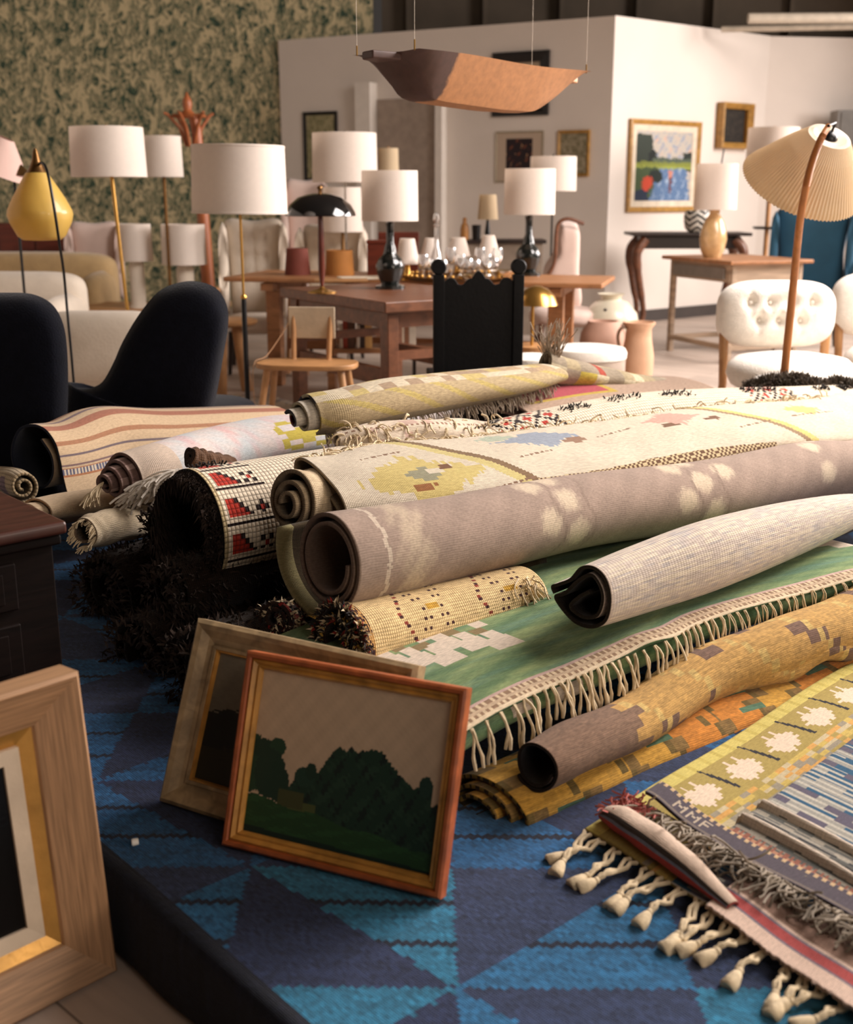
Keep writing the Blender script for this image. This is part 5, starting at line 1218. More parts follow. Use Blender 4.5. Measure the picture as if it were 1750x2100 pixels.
gourd_lamp('black glazed gourd table lamp with white shade, behind the right post of the black chair', 1083, 565, ZT2, (346, 440), 102, 104)
def small_lamp(label, px, py, z, yt, yb, wt, wb, base, D=None, mat=M_shade, shape=0):
    p = on(px, py, z) if D is None else np.array([W(px, py, D)[0], D, z]); D = p[1]; k = mpp(D, .9); t = thing('small_lamp', label, 'lamp', (p[0], D, z), 0, 'small table lamps'); zz = lambda y: W(px, y, D)[2]-z
    MB().lathe([(wb*k/2, zz(yb)), (wt*k/2, zz(yt)), (wt*k/2-.002, zz(yt)), (wb*k/2-.002, zz(yb)), (wb*k/2, zz(yb))], 32).mk('lamp_shade', mat, t, smooth=True)
    h = zz(yb)
    MB().lathe([(0, 0), (.045, 0), (.045, .012), (.03, .02), (.022, h*.5), (.01, h), (.005, h+.03), (0, h+.03)], 18).mk('lamp_base', base, t, smooth=True); return t
small_lamp('small white cone shaded lamp right beside the black gourd lamp body', 836, 574, ZT2, 489, 541, 30, 50, M_brass, )
small_lamp('small white cone shaded lamp among the glasses, right end', 1002, 566, ZT2, 482, 531, 24, 50, M_brass, D=8.2)
small_lamp('small white cone shaded lamp among the glasses, middle', 940, 566, ZT2, 487, 525, 28, 50, M_brass, D=8.25)
small_lamp('small white cone shaded lamp glimpsed behind the crystal decanter, left end of the glasses', 882, 566, ZT2, 488, 530, 20, 44, M_brass, D=8.3)
# back sideboard with little things
D = 10.4; xa, xb = W(925, 500, D)[0], W(1120, 500, D)[0]; zb_ = W(1000, 492, D)[2]; t = thing('sideboard', 'low grey brown sideboard behind the glassware against the partition', 'sideboard', ((xa+xb)/2, D+.15, 0))
MB().box((0, 0, zb_-.015), (xb-xa, .4, .03)).mk('top', M_bwood, t); MB().box((0, 0, (zb_-.03)/2+.05), (xb-xa-.06, .36, zb_-.13)).mk('body', plain('greige_paint', (150, 134, 118), .7), t)
for s_ in (-1, 1): MB().box((s_*(xb-xa-.12)/2, 0, .05), (.05, .3, .1)).mk('leg', M_bwood, t)
small_lamp('small cream shaded lamp with black cone base on the far sideboard', 1000, 490, zb_, 399, 450, 34, 42, M_blackm, D=D, mat=M_cshade)
p = W(953, 491, D); k = mpp(D, 1); tag(MB().lathe([(0, 0), (9*k, 0), (9*k, 22*k), (7*k, 30*k), (4*k, 34*k), (4*k, 44*k), (0, 45*k)], 18).mk('amber_bottle', plain('amber_ceramic', (176, 120, 60), .3), smooth=True, loc=(p[0], D, zb_)), 'amber brown bottle on the far sideboard left of the dark cup', 'bottle')
p = W(977, 491, D); tag(MB().lathe([(0, 0), (8*k, 0), (9.5*k, 30*k), (8.5*k, 30*k), (7*k, 2*k), (0, 2*k)], 18).mk('dark_cup', M_blackm, smooth=True, loc=(p[0], D, zb_)), 'dark brown cup between the amber bottle and the small cream lamp', 'cup')
# copper pot, mustard pot, wooden cone
def pot(name, lab, cat, px, yt, yb, wt, wb, z, D, mat, hollow=True):
    k = mpp(D, .9); p = W(px, yb, D); h = W(px, yt, D)[2]-z
    return tag(MB().lathe([(0, 0), (wb*k/2, 0), (wt*k/2, h), (wt*k/2-.006, h), (wb*k/2-.008, .01), (0, .01)], 32).mk(name, mat, smooth=True, loc=(p[0], D, z)), lab, cat)
M_rust = plain('rust_felt', (112, 52, 38), .8, var=.1); M_must = plain('mustard_felt', (170, 112, 52), .8, var=.1)
pot('rust_canister', 'rust brown tapered canister standing on the trestle table', 'canister', 611, 509, 568, 44, 54, ZT2, 8.35, M_rust)
pot('mustard_canister', 'mustard brown drum canister on the trestle table right of the mushroom stem', 'canister', 697, 513, 568, 54, 60, ZT2, 8.3, M_must)
# red brown boxes
D = 8.35
for (lab, px0, px1, yt, Dd) in (('dark red brown wooden box behind the gourd lamp, nearer one', 754, 806, 492, 8.35), ('taller red brown wooden panel box behind the small white lamp', 778, 858, 476, 8.62)):
    xa, xb = W(px0, 520, Dd)[0], W(px1, 520, Dd)[0]; h = W(800, yt, Dd)[2]-ZT2; b0 = thing('wooden_box', lab, 'box', ((xa+xb)/2, Dd, ZT2 if Dd < 8.5 else .4), 0, 'red brown boxes'); hh = h if Dd < 8.5 else h+ZT2-.4
    MB().box((0, 0, hh*.45), (xb-xa, .12, hh*.9)).mk('body', M_cabw, b0, bevel=.004); MB().box((0, 0, hh*.95), (xb-xa+.01, .13, hh*.1)).mk('lid', M_cabw, b0, bevel=.004)
b0 = thing('plant_stand', 'small dark stand carrying the taller box behind the trestle table', 'stand', (W(818, 520, 8.62)[0], 8.62, 0)); MB().box((0, 0, .385), (.26, .2, .03)).mk('top', M_bwood, b0)
for sx in (-1, 1):
    for sy in (-1, 1): MB().box((sx*.11, sy*.08, .185), (.025, .025, .37)).mk('leg', M_bwood, b0)
# papers / flat boards on the table
for i, (px, py, w_, lab) in enumerate(((700, 577, .34, 'pale wooden board lying on the trestle table behind the mushroom lamp stem'), (742, 572, .3, 'creased cream paper lying on the trestle table left of the gourd lamp'))):
    p = on(px, py, ZT2); tag(MB().box((0, 0, .008), (w_, .16, .012), .1+i*.2).mk('flat_board' if i == 0 else 'paper_sheet', M_pine if i == 0 else plain('paper', (226, 212, 190), .9), loc=(p[0], p[1], ZT2)), lab, 'board' if i == 0 else 'paper')
# silver tray with glasses, amber tray
def glassmat(name, c, r=.05):
    m, nt, b = newmat(name); b.inputs['Base Color'].default_value = (*lin(c), 1); b.inputs['Transmission Weight'].default_value = .92; b.inputs['Roughness'].default_value = r; b.inputs['IOR'].default_value = 1.45; return m
M_glass = glassmat('clear_glass', (250, 250, 250)); M_amber = glassmat('amber_glass', (240, 190, 110))
p = on(880, 580, ZT2); D = 7.72; c_ = W(950, 560, D)
t = thing('beaded_tray', 'large round dark metal tray with beaded rim on the trestle table', 'tray', (c_[0]-.02, 7.85, ZT2))
MB().lathe([(0, 0), (.27, 0), (.30, .02), (.31, .022), (.305, .028), (.27, .008), (0, .008)], 48, sx=1.25).mk('dish', M_dbrass, t, smooth=True)
for i in range(44):
    an = 2*PI*i/44; MB().ball((.30*1.25*math.cos(an), .30*math.sin(an), .036), .014, 8, 6).mk('bead', M_brass, t, smooth=True)
def goblet(r, h, foot=True):
    return [(0, 0), (r*.6, 0), (r*.6, .003), (.006, .008), (.006, h*.4), (r*.5, h*.45), (r*.95, h*.62), (r, h*.8), (r*.85, h), (r*.82, h), (r*.93, h*.8), (r*.88, h*.64), (r*.4, h*.49), (0, h*.47)]
gproto = None; rs = random.Random(4)
glabs = ['standing at the left rim of the tray', 'second from the left on the tray', 'behind the left chair post', 'next to the small lamp on the tray', 'in the middle of the glasses', 'in front of the middle small lamp', 'right of the middle of the tray', 'behind the scalloped crest of the chair', 'near the right rim of the tray', 'at the right end of the tray', 'at the back left of the tray', 'at the back right of the tray']
gpx = [868, 890, 905, 925, 945, 958, 972, 985, 998, 1010, 880, 1020]
for i in range(12):
    py = 556+8*math.sin(i*2.3); Dg = 7.72+.10*((i*5) % 4); x_ = W(gpx[i], py, Dg)[0]; r = (.036, .042, .048, .038)[i % 4]; h = (.16, .13, .115, .19)[i % 4]
    if i < 4: g = MB().lathe(goblet(r, h), 20).mk('glass_goblet', M_glass, smooth=True); glist = globals().setdefault('GL', []); GL.append(g)
    else: g = GL[i % 4].copy(); COL.objects.link(g)
    g.location = (x_, Dg, ZT2+.0085); tag(g, '%s clear glass goblet %s' % (('tall', 'round', 'wide', 'slender')[i % 4], glabs[i]), 'glass', 'glasses on the beaded tray')
p = W(895, 560, 8.12); k = mpp(8.12, 1); tag(MB().lathe([(0, 0), (.05, 0), (.055, .05), (.04, .12), (.016, .2), (.014, .33), (.02, .335), (.02, .345), (.008, .35), (.024, .38), (.02, .41), (0, .43)], 20).mk('glass_decanter', M_glass, smooth=True, loc=(p[0], 8.14, ZT2)), 'tall clear crystal decanter with stopper behind the goblets', 'decanter')
for i, (px, rr, lab) in enumerate(((975, .12, 'shallow amber glass bowl in the middle of the beaded tray'), (1038, .09, 'small amber glass dish at the right end of the beaded tray'))):
    D = 7.70; p = W(px, 560, D); tag(MB().lathe([(0, 0), (rr*.5, 0), (rr, .04), (rr-.004, .042), (rr*.48, .006), (0, .006)], 28, wob=lambda q: 1+.03*math.sin(14*q)).mk('amber_bowl', M_amber, smooth=True, loc=(p[0]-.02*(i), D-.14+i*.12, ZT2+.0085 if i == 0 else ZT2+.03)), lab, 'bowl')

# ================================================================ seating
def side_outline(pts, D, px0, z0):  # pixel outline -> local x,z
    return [(W(a, b, D)[0]-px0, W(a, b, D)[2]-z0) for a, b in pts]
# two navy lounge chairs seen from behind
D = 4.55; x0 = W(350, 800, D)[0]
t = thing('navy_lounge_chair', 'navy wool lounge chair with tall rounded back and low swooping arm, right one', 'chair', (x0, D, 0), 0, 'navy lounge chairs')
ol = [(185, 797), (210, 783), (232, 745), (252, 700), (285, 645), (325, 598), (365, 580), (405, 577), (445, 592), (466, 628), (468, 670), (460, 720), (448, 790), (437, 850), (432, 930), (425, 1010), (300, 1030), (180, 1025), (130, 1000), (125, 900), (135, 790), (155, 795)]
MB().pillow([(p[0], p[1]) for p in spline(side_outline(ol+[ol[0]], D, x0, 0), 90)[:-1]], .16, c=(W(330, 850, D)[0]-x0, W(330, 850, D)[2]), rings=10, p=3.2, bend=0).mk('backrest', M_navy, t, smooth=True, auto=False)
MB().pillow([(.33*math.copysign(abs(math.cos(q))**.6, math.cos(q)), .09*math.copysign(abs(math.sin(q))**.7, math.sin(q))) for q in np.linspace(0, 2*PI, 40, endpoint=False)], .56).xf((-.02, .34, .38)).mk('seat', M_navy, t, smooth=True, auto=False)
for s_ in (-1, 1):
    MB().tube([(s_*.24, .04, .32), (s_*.27, .0, 0)], [.02, .012], 8).mk('leg', M_bwood, t, smooth=True); MB().tube([(s_*.24, .54, .32), (s_*.27, .58, 0)], [.02, .012], 8).mk('leg', M_bwood, t, smooth=True)
D = 4.25; x0 = W(20, 800, D)[0]
t = thing('navy_lounge_chair', 'navy wool lounge chair cut by the left picture edge', 'chair', (x0, D, 0), 0, 'navy lounge chairs')
ol = [(-160, 700), (-100, 630), (-40, 604), (20, 600), (70, 604), (108, 625), (130, 665), (138, 720), (140, 800), (137, 880), (130, 960), (125, 1040), (-20, 1050), (-160, 1040)]
MB().pillow(spline(side_outline(ol+[ol[0]], D, x0, 0), 80)[:-1], .16, rings=10, p=3.2).mk('backrest', M_navy, t, smooth=True, auto=False)
MB().pillow([(.30*math.copysign(abs(math.cos(q))**.6, math.cos(q)), .09*math.copysign(abs(math.sin(q))**.7, math.sin(q))) for q in np.linspace(0, 2*PI, 40, endpoint=False)], .44).xf((-.1, -.30+.56, .38)).mk('seat', M_navy, t, smooth=True, auto=False)
for s_ in (-1, 1):
    MB().tube([(-.1+s_*.22, .04, .32), (-.1+s_*.25, .0, 0)], [.02, .012], 8).mk('leg', M_bwood, t, smooth=True); MB().tube([(-.1+s_*.22, .44, .32), (-.1+s_*.25, .48, 0)], [.02, .012], 8).mk('leg', M_bwood, t, smooth=True)
# black carved chair
D = 5.5; xl, xr = W(897, 700, D)[0], W(1064, 700, D)[0]; zt = W(980, 572, D)[2]; xm = (xl+xr)/2; t = thing('carved_chair', 'black carved high back chair with scalloped crest and disc finials', 'chair', (xm, D, 0), .10); hw = (xr-xl)/2
crest = [(-hw, .30), (-hw, zt-.02), (-hw+.03, zt)]
for i in range(61):
    u = i/60; x = -hw+.03+u*(2*hw-.06); z = zt-.012+.020*math.sin(u*PI*2-.6)*0+.030*(math.exp(-((u-.5)/.12)**2))+.018*abs(math.sin(u*PI*5))-.03*math.exp(-((u-.27)/.07)**2)-.03*math.exp(-((u-.73)/.07)**2)
    crest.append((x, z))
crest += [(hw-.03, zt), (hw, zt-.02), (hw, .30)]
MB().prism(crest[::-1], -.012, .012).mk('back_panel', M_ebon, t, bevel=.003)
for s_ in (-1, 1):
    MB().box((s_*(hw-.005), 0, (zt+.02)/2), (.05, .045, zt+.02)).mk('post', M_ebon, t, bevel=.004)
    z_ = zt+.055; MB().lathe([(0, -.022), (.030, -.022), (.036, -.014), (.036, .014), (.030, .022), (0, .022)], 26, (s_*(hw-.005), 0, z_), axis=(0, 1, 0)).mk('disc_finial', M_ebon, t, smooth=True)
    MB().box((s_*(hw-.005), 0, zt+.02), (.03, .035, .05)).mk('finial_neck', M_ebon, t)
    MB().box((s_*(hw-.01), .40, .21), (.045, .045, .42)).mk('leg', M_ebon, t, bevel=.004)
    MB().box((s_*(hw-.01), .20, .16), (.03, .40, .04)).mk('stretcher', M_ebon, t)
MB().box((0, .21, .435), (2*hw+.02, .44, .035)).mk('seat', M_ebon, t, bevel=.006)
# tufted wing chairs
def wing(label, px, D, yt, wpx, mat, rz=0, tufts=True, legm=M_bwood, name='wing_chair', group='cream wing chairs', arms=None, zs=.42):
    k = mpp(D, .9); p = W(px, yt, D); H = p[2]; hw = wpx*k/2; t = thing(name, label, 'chair', (p[0], D, 0), rz, group)
    ol = [(-hw*.8, .38), (-hw*.88, H*.7), (-hw*.98, H*.93), (-hw*.8, H), (0, H-.015), (hw*.8, H), (hw*.98, H*.93), (hw*.88, H*.7), (hw*.8, .38)]
    tf = [(x, z) for z in (H*.62, H*.75, H*.87) for x in (-hw*.4, 0, hw*.4)] if tufts else None
    MB().pillow(spline(ol+[ol[0]], 70)[:-1], .16, rings=14, tuft=tf, p=3).xf((0, .1, 0), rx=.0).mk('backrest', mat, t, smooth=True, auto=False)
    for s_ in (-1, 1):
        wo = [(-.18, .40), (-.24, .58), (-.14, .66), (-.06, H*.8), (-.07, H*.94), (0, H*.98), (.08, H*.9), (.09, .4)]
        MB().pillow(spline(wo+[wo[0]], 50)[:-1], .07, rings=7, p=3).xf((s_*hw*.98, .05, 0), rz=PI/2*1).mk('wing', mat, t, smooth=True, auto=False) if False else MB().pillow([(q[0], q[1]) for q in spline(wo+[wo[0]], 50)[:-1]], .07, rings=7, p=3).xf((s_*hw, .0, 0), rz=PI/2).mk('wing', mat, t, smooth=True, auto=False)
    MB().pillow([(hw*.9*math.copysign(abs(math.cos(q))**.5, math.cos(q)), .08*math.copysign(abs(math.sin(q))**.7, math.sin(q))) for q in np.linspace(0, 2*PI, 36, endpoint=False)], .5).xf((0, -.2, zs-.06)).mk('seat', mat, t, smooth=True, auto=False)
    for sx in (-1, 1):
        for sy in (-.4, .12): MB().tube([(sx*hw*.75, sy, zs-.1), (sx*hw*.85, sy, 0)], [.022, .014], 8).mk('leg', legm, t, smooth=True)
    if arms:
        for sx in (-1, 1): MB().tube([(sx*hw*1.15, .05, .60), (sx*hw*1.2, -.25, .61), (sx*hw*1.2, -.45, .58)], [.02, .024, .02], 8).mk('arm', arms, t, smooth=True); MB().tube([(sx*hw*1.2, -.40, .59), (sx*hw*1.05, -.38, .0)], [.018, .016], 8).mk('arm_support', arms, t, smooth=True)
    return t
wing('cream tufted wing chair with open orange wood arms, right of the coat rack', 518, 9.1, 449, 122, M_cushc, .1, arms=M_pine)
wing('cream tufted wing chair behind the mushroom lamp', 680, 9.5, 461, 132, M_cushc, -.1)
wing('pale pink high back armchair between the drum shades at the back', 625, 12.0, 367, 84, M_pinkf, .1, False)
wing('pale pink armchair with dark wooden edge below the brass lamp', 190, 10.8, 455, 100, M_pinkf, .15, False)
wing('teal blue high back wing chair at the right edge', 1672, 10.3, 426, 150, M_blue, -.25, False, group='seating at the right', name='blue_wing_chair')
# pale curved armchair with wood trimmed side, right of the gourd lamp
D = 9.2; p = W(1160, 450, D); t = thing('open_armchair', 'pale high back armchair edged in brown wood right of the gourd lamp', 'chair', (p[0], D, 0)); x0 = p[0]
ol = side_outline([(1150, 452), (1186, 458), (1190, 500), (1188, 560), (1190, 640), (1120, 640), (1118, 560), (1140, 520), (1143, 480)], D, x0, 0)
MB().pillow(spline(ol+[ol[0]], 60)[:-1], .5, rings=8, p=5).xf((0, .1, 0)).mk('backrest', M_pinkf, t, smooth=True, auto=False)
MB().tube(spline(side_outline([(1192, 458), (1160, 448), (1140, 460), (1136, 500), (1134, 530), (1124, 556), (1105, 575)], D, x0, 0), 24).tolist() and [(q[0], -.16, q[1]) for q in spline(side_outline([(1192, 458), (1160, 448), (1140, 460), (1136, 500), (1134, 530), (1124, 556), (1105, 575)], D, x0, 0), 24)], .014, 8).mk('wood_edge', M_dwood, t, smooth=True)
MB().pillow([(.26*math.copysign(abs(math.cos(q))**.5, math.cos(q)), .08*math.copysign(abs(math.sin(q))**.7, math.sin(q))) for q in np.linspace(0, 2*PI, 36, endpoint=False)], .5).xf((-.02, -.2, .40)).mk('seat', M_pinkf, t, smooth=True, auto=False)
for sx in (-1, 1):
    for sy in (-.38, .2): MB().tube([(sx*.2, sy, .36), (sx*.22, sy, 0)], [.02, .015], 8).mk('leg', M_dwood, t, smooth=True)
# sofas on the left
def sofa(name, label, pxa, pxb, D, yt, yseat, mat, zs=.42, depth=.8, armr=.13, nseat=2, group='sofas on the left', rz=0):
    xa, xb = W(pxa, yt, D)[0], W(pxb, yt, D)[0]; H = W(pxa, yt, D)[2]; t = thing(name, label, 'sofa', ((xa+xb)/2, D, 0), rz, group); w_ = xb-xa
    se = lambda a, b, n=40, e=.35: [(a*math.copysign(abs(math.cos(q))**e, math.cos(q)), b*math.copysign(abs(math.sin(q))**e, math.sin(q))) for q in np.linspace(0, 2*PI, n, endpoint=False)]
    MB().pillow(se(w_/2, (H-.25)/2), .24, rings=10, p=2.6).xf((0, .2, .25+(H-.25)/2)).mk('backrest', mat, t, smooth=True, auto=False)
    for s_ in (-1, 1): MB().pillow(se(depth/2, (H*.82-.1)/2, e=.55), .22, rings=9, p=2.6).xf((s_*(w_/2-.10), -.1, .1+(H*.82-.1)/2), rz=PI/2).mk('arm', mat, t, smooth=True, auto=False)
    for i in range(nseat): MB().pillow(se((w_-.3)/nseat/2, .09), depth-.15, rings=9, p=4).xf((-(w_-.3)/2+(i+.5)*(w_-.3)/nseat, -.12, zs-.07)).mk('seat_cushion', mat, t, smooth=True, auto=False)
    MB().box((0, -.08, .2), (w_-.15, depth-.2, .2)).mk('frame', mat, t, bevel=.02)
    for sx in (-1, 1):
        for sy in (-.4, .2): MB().tube([(sx*(w_/2-.12), sy, .12), (sx*(w_/2-.12), sy, 0)], [.022, .016], 8).mk('leg', M_bwood, t, smooth=True)
    return t
sofa('sofa', 'mustard beige sofa with rounded arm at the far left', -180, 228, 10.0, 518, 580, M_beige)
sofa('sofa', 'white rounded sofa arm in front of the mustard beige sofa', -200, 160, 8.2, 560, 620, M_cushc)
sofa('sofa', 'low cream sofa seen from behind between the two navy chairs', 110, 345, 6.9, 630, 700, M_cushc, zs=.35, rz=PI)
# red wooden cabinet
D = 11.5; xa, xb = W(-60, 470, D)[0], W(158, 470, D)[0]; H = W(80, 457, D)[2]; t = thing('cabinet', 'red mahogany cabinet behind the mustard beige sofa at far left', 'cabinet', ((xa+xb)/2, D, 0))
MB().box((0, 0, H/2), (xb-xa, .45, H)).mk('body', M_cabw, t, bevel=.005)
for i in range(3):
    d = MB().box((-(xb-xa)/3+i*(xb-xa)/3, -.232, H*.6), ((xb-xa)/3-.03, .012, H*.7)).mk('door', M_cabw, t, bevel=.003); MB().ball((-(xb-xa)/3+i*(xb-xa)/3+.1, -.245, H*.6), .012, 8, 6).mk('knob', M_brass, d, smooth=True)
# white tufted chairs on the right
def tufted(label, pxc, D, y0, y1, wpx, seat_px, seat_y, seatw, rz=0):
    k = mpp(D, .7); zc_ = (W(pxc, y0, D)[2]+W(pxc, y1, D)[2])/2; hh = (W(pxc, y0, D)[2]-W(pxc, y1, D)[2])/2; hw = wpx*k/2; p = W(pxc, 600, D)
    t = thing('tufted_chair', label, 'chair', (p[0], D, 0), rz, 'white boucle chairs')
    se = [(hw*math.copysign(abs(math.cos(q))**.55, math.cos(q)), hh*math.copysign(abs(math.sin(q))**.62, math.sin(q))) for q in np.linspace(0, 2*PI, 72, endpoint=False)]
    tf = [(x*hw, .38*hh) for x in (-.50, -.18, .16, .52)]+[(x*hw, -.14*hh) for x in (-.34, -.02, .34)]
    MB().pillow(se, .26, rings=26, tuft=tf, p=2.5, c=(0, 0)).xf((0, 0, zc_)).mk('backrest', M_cushw, t, smooth=True, auto=False)
    # buttons sit in the dimples
    for (x, z) in tf: MB().ball((x, -.088, zc_+z), (.010, .006, .010), 8, 6).mk('button', M_cushw, t, smooth=True)
    Ds = D-.38; ps = W(seat_px, seat_y, Ds); ks = mpp(Ds, .45)
    prof = [(0, -.11), (.7, -.11), (.92, -.07), (1, -.02), (.97, .03), (.85, .065), (.5, .085), (0, .09)]
    MB().lathe([(r*seatw*ks/2, z) for r, z in prof], 48).xf((ps[0]-p[0], -.36, ps[2])).mk('seat', M_cushw, t, smooth=True, auto=False)
    for sx in (-1, 1):
        MB().tube([(sx*hw*.86, -.02, zc_-hh*.55), (sx*hw*.84, -.04, .3), (sx*hw*.88, .02, 0)], [.026, .022, .016], 10).mk('leg', M_pine, t, smooth=True)
        MB().tube([(ps[0]-p[0]+sx*seatw*ks*.32, -.55, ps[2]-.09), (ps[0]-p[0]+sx*seatw*ks*.36, -.62, 0)], [.024, .015], 10).mk('leg', M_pine, t, smooth=True)
    return t
tufted('white boucle chair with button tufted rounded back beside the bamboo lamp pole', 1594, 6.4, 574, 712, 244, 1625, 762, 262)
tufted('white boucle chair mostly cut off by the right picture edge', 1822, 7.0, 556, 690, 236, 1850, 740, 250, .1)
t = thing('white_pouf', 'large white boucle footstool directly behind the far end of the kilim', 'footstool', (*W(1670, 800, 5.55)[:2], 0)); zt = W(1670, 772, 5.55)[2]
MB().lathe([(0, .1), (.27, .1), (.31, .16), (.32, zt-.08), (.28, zt-.02), (.15, zt), (0, zt)], 44).mk('cushion', M_cushw, t, smooth=True)
for a in range(4): MB().tube([(math.cos(a*PI/2+.7)*.2, math.sin(a*PI/2+.7)*.2, .12), (math.cos(a*PI/2+.7)*.23, math.sin(a*PI/2+.7)*.23, 0)], .018, 8).mk('leg', M_pine, t, smooth=True)
# white poufs
for i, (px, py, D, r, lab) in enumerate(((1203, 722, 6.9, .235, 'round white pouf with gathered grey side in front of the clay jug'), (1092, 742, 6.1, .15, 'small white pouf peeking out right of the black carved chair'))):
    p = W(px, py, D); t = thing('pouf', lab, 'pouf', (p[0], D, 0), 0, 'white poufs')
    MB().lathe([(0, p[2]-.03), (r, p[2]-.03), (r*1.01, p[2]), (r*.96, p[2]+.025), (r*.7, p[2]+.035), (0, p[2]+.04)], 44).mk('cushion', M_cushw, t, smooth=True)
    MB().lathe([(0, 0), (r*.95, 0), (r*.98, p[2]-.03), (0, p[2]-.03)], 44, wob=lambda q: 1+.012*math.sin(22*q)).mk('side', plain('grey_linen', (176, 160, 146), .95), t, smooth=True)

# ================================================================ right hand group: jars, tables, lamps, pictures
M_clay = plain('clay', (206, 164, 132), .75, var=.08, scale=5, bump=.2)
M_pclay = plain('pinkish_clay', (190, 152, 132), .7, var=.08, scale=4)
M_celad = plain('pale_celadon', (214, 206, 184), .35, var=.05, scale=5, coat=.3)
D = 8.5; p = W(1237, 700, D); k = mpp(D, .4); zt = W(1237, 658, D)[2]
t = thing('clay_urn', 'pinkish clay urn with looped handle between the pouf and the jug', 'urn', (p[0], D, 0)); r = 46*k
MB().lathe([(0, 0), (r*.6, 0), (r*.9, zt*.25), (r*1.08, zt*.55), (r, zt*.8), (r*.75, zt*.95), (r*.7, zt), (r*.62, zt), (r*.6, zt*.9), (0, zt*.8)], 36).mk('body', M_pclay, t, smooth=True)
MB().tube(spline([(r*.8, -.05, zt*.93), (r*1.25, -.06, zt*.85), (r*1.3, -.06, zt*.65), (r*1.08, -.05, zt*.5)], 14), .014, 8).mk('handle', M_pclay, t, smooth=True)
D = 8.95; p = W(1252, 660, D); z0, z1 = W(1252, 662, D)[2], W(1252, 602, D)[2]; k = mpp(D, .5)
t = thing('celadon_jar', 'wide pale glazed jar with flared neck standing behind the clay urn', 'jar', (p[0], D, 0)); r = 57*k
MB().lathe([(0, 0), (r*.55, 0), (r*.8, z0*.4), (r*.98, z0*.85), (r, z0+.02), (r*.93, z0+(z1-z0)*.35), (r*.6, z0+(z1-z0)*.72), (r*.36, z0+(z1-z0)*.80), (r*.38, z0+(z1-z0)*.92), (r*.5, z1), (r*.44, z1), (r*.3, z0+(z1-z0)*.85), (0, z0+(z1-z0)*.6)], 40).mk('body', M_celad, t, smooth=True)
MB().lathe([(r*1.0, z0-.01), (r*1.02, z0), (r*1.0, z0+.012)], 40).mk('rim_line', M_bwood, t, smooth=True)
MB().ball((-r*.3, -r*.72, z0+(z1-z0)*.5), .014, 8, 6).mk('lug', M_bwood, t, smooth=True)
D = 8.1; p = W(1306, 770, D); zt = W(1306, 660, D)[2]; k = mpp(D, .4); r = 33*k
t = thing('clay_jug', 'tall sand coloured clay jug with brown handle, right of the urn', 'jug', (p[0], D, 0))
MB().lathe([(0, 0), (r*.85, 0), (r*1.0, zt*.25), (r*1.0, zt*.5), (r*.82, zt*.75), (r*.78, zt*.9), (r*1.0, zt*.97), (r*1.0, zt), (r*.9, zt), (r*.7, zt*.9), (0, zt*.85)], 34).mk('body', M_clay, t, smooth=True)
MB().tube(spline([(-r*.7, -.03, zt*.93), (-r*1.15, -.05, zt*.92), (-r*1.35, -.05, zt*.8), (-r*1.2, -.04, zt*.62), (-r*.95, -.03, zt*.55)], 16), .012, 8).mk('handle', plain('brown_glaze', (110, 80, 56), .5), t, smooth=True)
# dark console with cabriole legs
D = 11.6; xa, xb = W(1288, 480, D)[0], W(1530, 480, D)[0]; zt = W(1400, 478, D-.3)[2]; t = thing('console_table', 'dark brown console table with curved legs against the white wall', 'table', ((xa+xb)/2, D, 0), .0); w_ = xb-xa
MB().box((0, 0, zt-.015), (w_, .5, .03)).mk('tabletop', M_bwood, t, bevel=.008); MB().box((0, 0, zt-.09), (w_-.22, .38, .12)).mk('apron', M_bwood, t, bevel=.01)
for sx in (-1, 1):
    for sy in (-1, 1): MB().tube(spline([(sx*(w_/2-.14), sy*.17, zt-.06), (sx*(w_/2-.06), sy*.2, zt-.2), (sx*(w_/2-.10), sy*.19, zt*.5), (sx*(w_/2-.15), sy*.18, zt*.2), (sx*(w_/2-.09), sy*.2, .0)], 18), [.05]*4+[.045]*3+[.035]*4+[.028]*4+[.034]*3, 8).mk('leg', M_dwood, t, smooth=True)
# black and white zigzag dish
D = 11.55; p = W(1425, 478, D); k = mpp(D, .9); m, nt, b = newmat('zigzag_glaze'); b.inputs['Roughness'].default_value = .25
def zig(u, v):
    C = np.tile(np.array([226., 220, 208]), (len(u), 1)); a = np.abs((u/.07) % 2-1); C[(((v+a*.05)/.028).astype(int) % 2) == 0] = (20, 20, 22); return C
R_ = 27*k; ths = np.linspace(0, 2*PI, 80); pr_ = [(.55, 0), (.9, .35), (1.0, .8), (1.02, 1.2), (.9, 1.55), (.82, 1.6)]
P = np.array([[(R_*r_*math.cos(a), R_*.8*r_*math.sin(a), R_*h_) for r_, h_ in spline(pr_, 24)] for a in ths])
zo = thing('zigzag_bowl', 'black and white zigzag glazed bowl on the dark console', 'bowl', (p[0], D-.1, zt)); sheet('body', P, .006, zig, zig, painted('zigzag_paint', .25), zo); MB().lathe([(0, 0), (R_*.58, 0), (R_*.58, .006), (0, .008)], 28, sx=1).mk('bottom', M_blackm, zo, smooth=True)
MB().tube([(R_*.95, 0, R_*1.1), (R_*1.3, 0, R_*1.5), (R_*1.25, 0, R_*1.75)], .012, 8).mk('handle', M_blackm, zo, smooth=True)
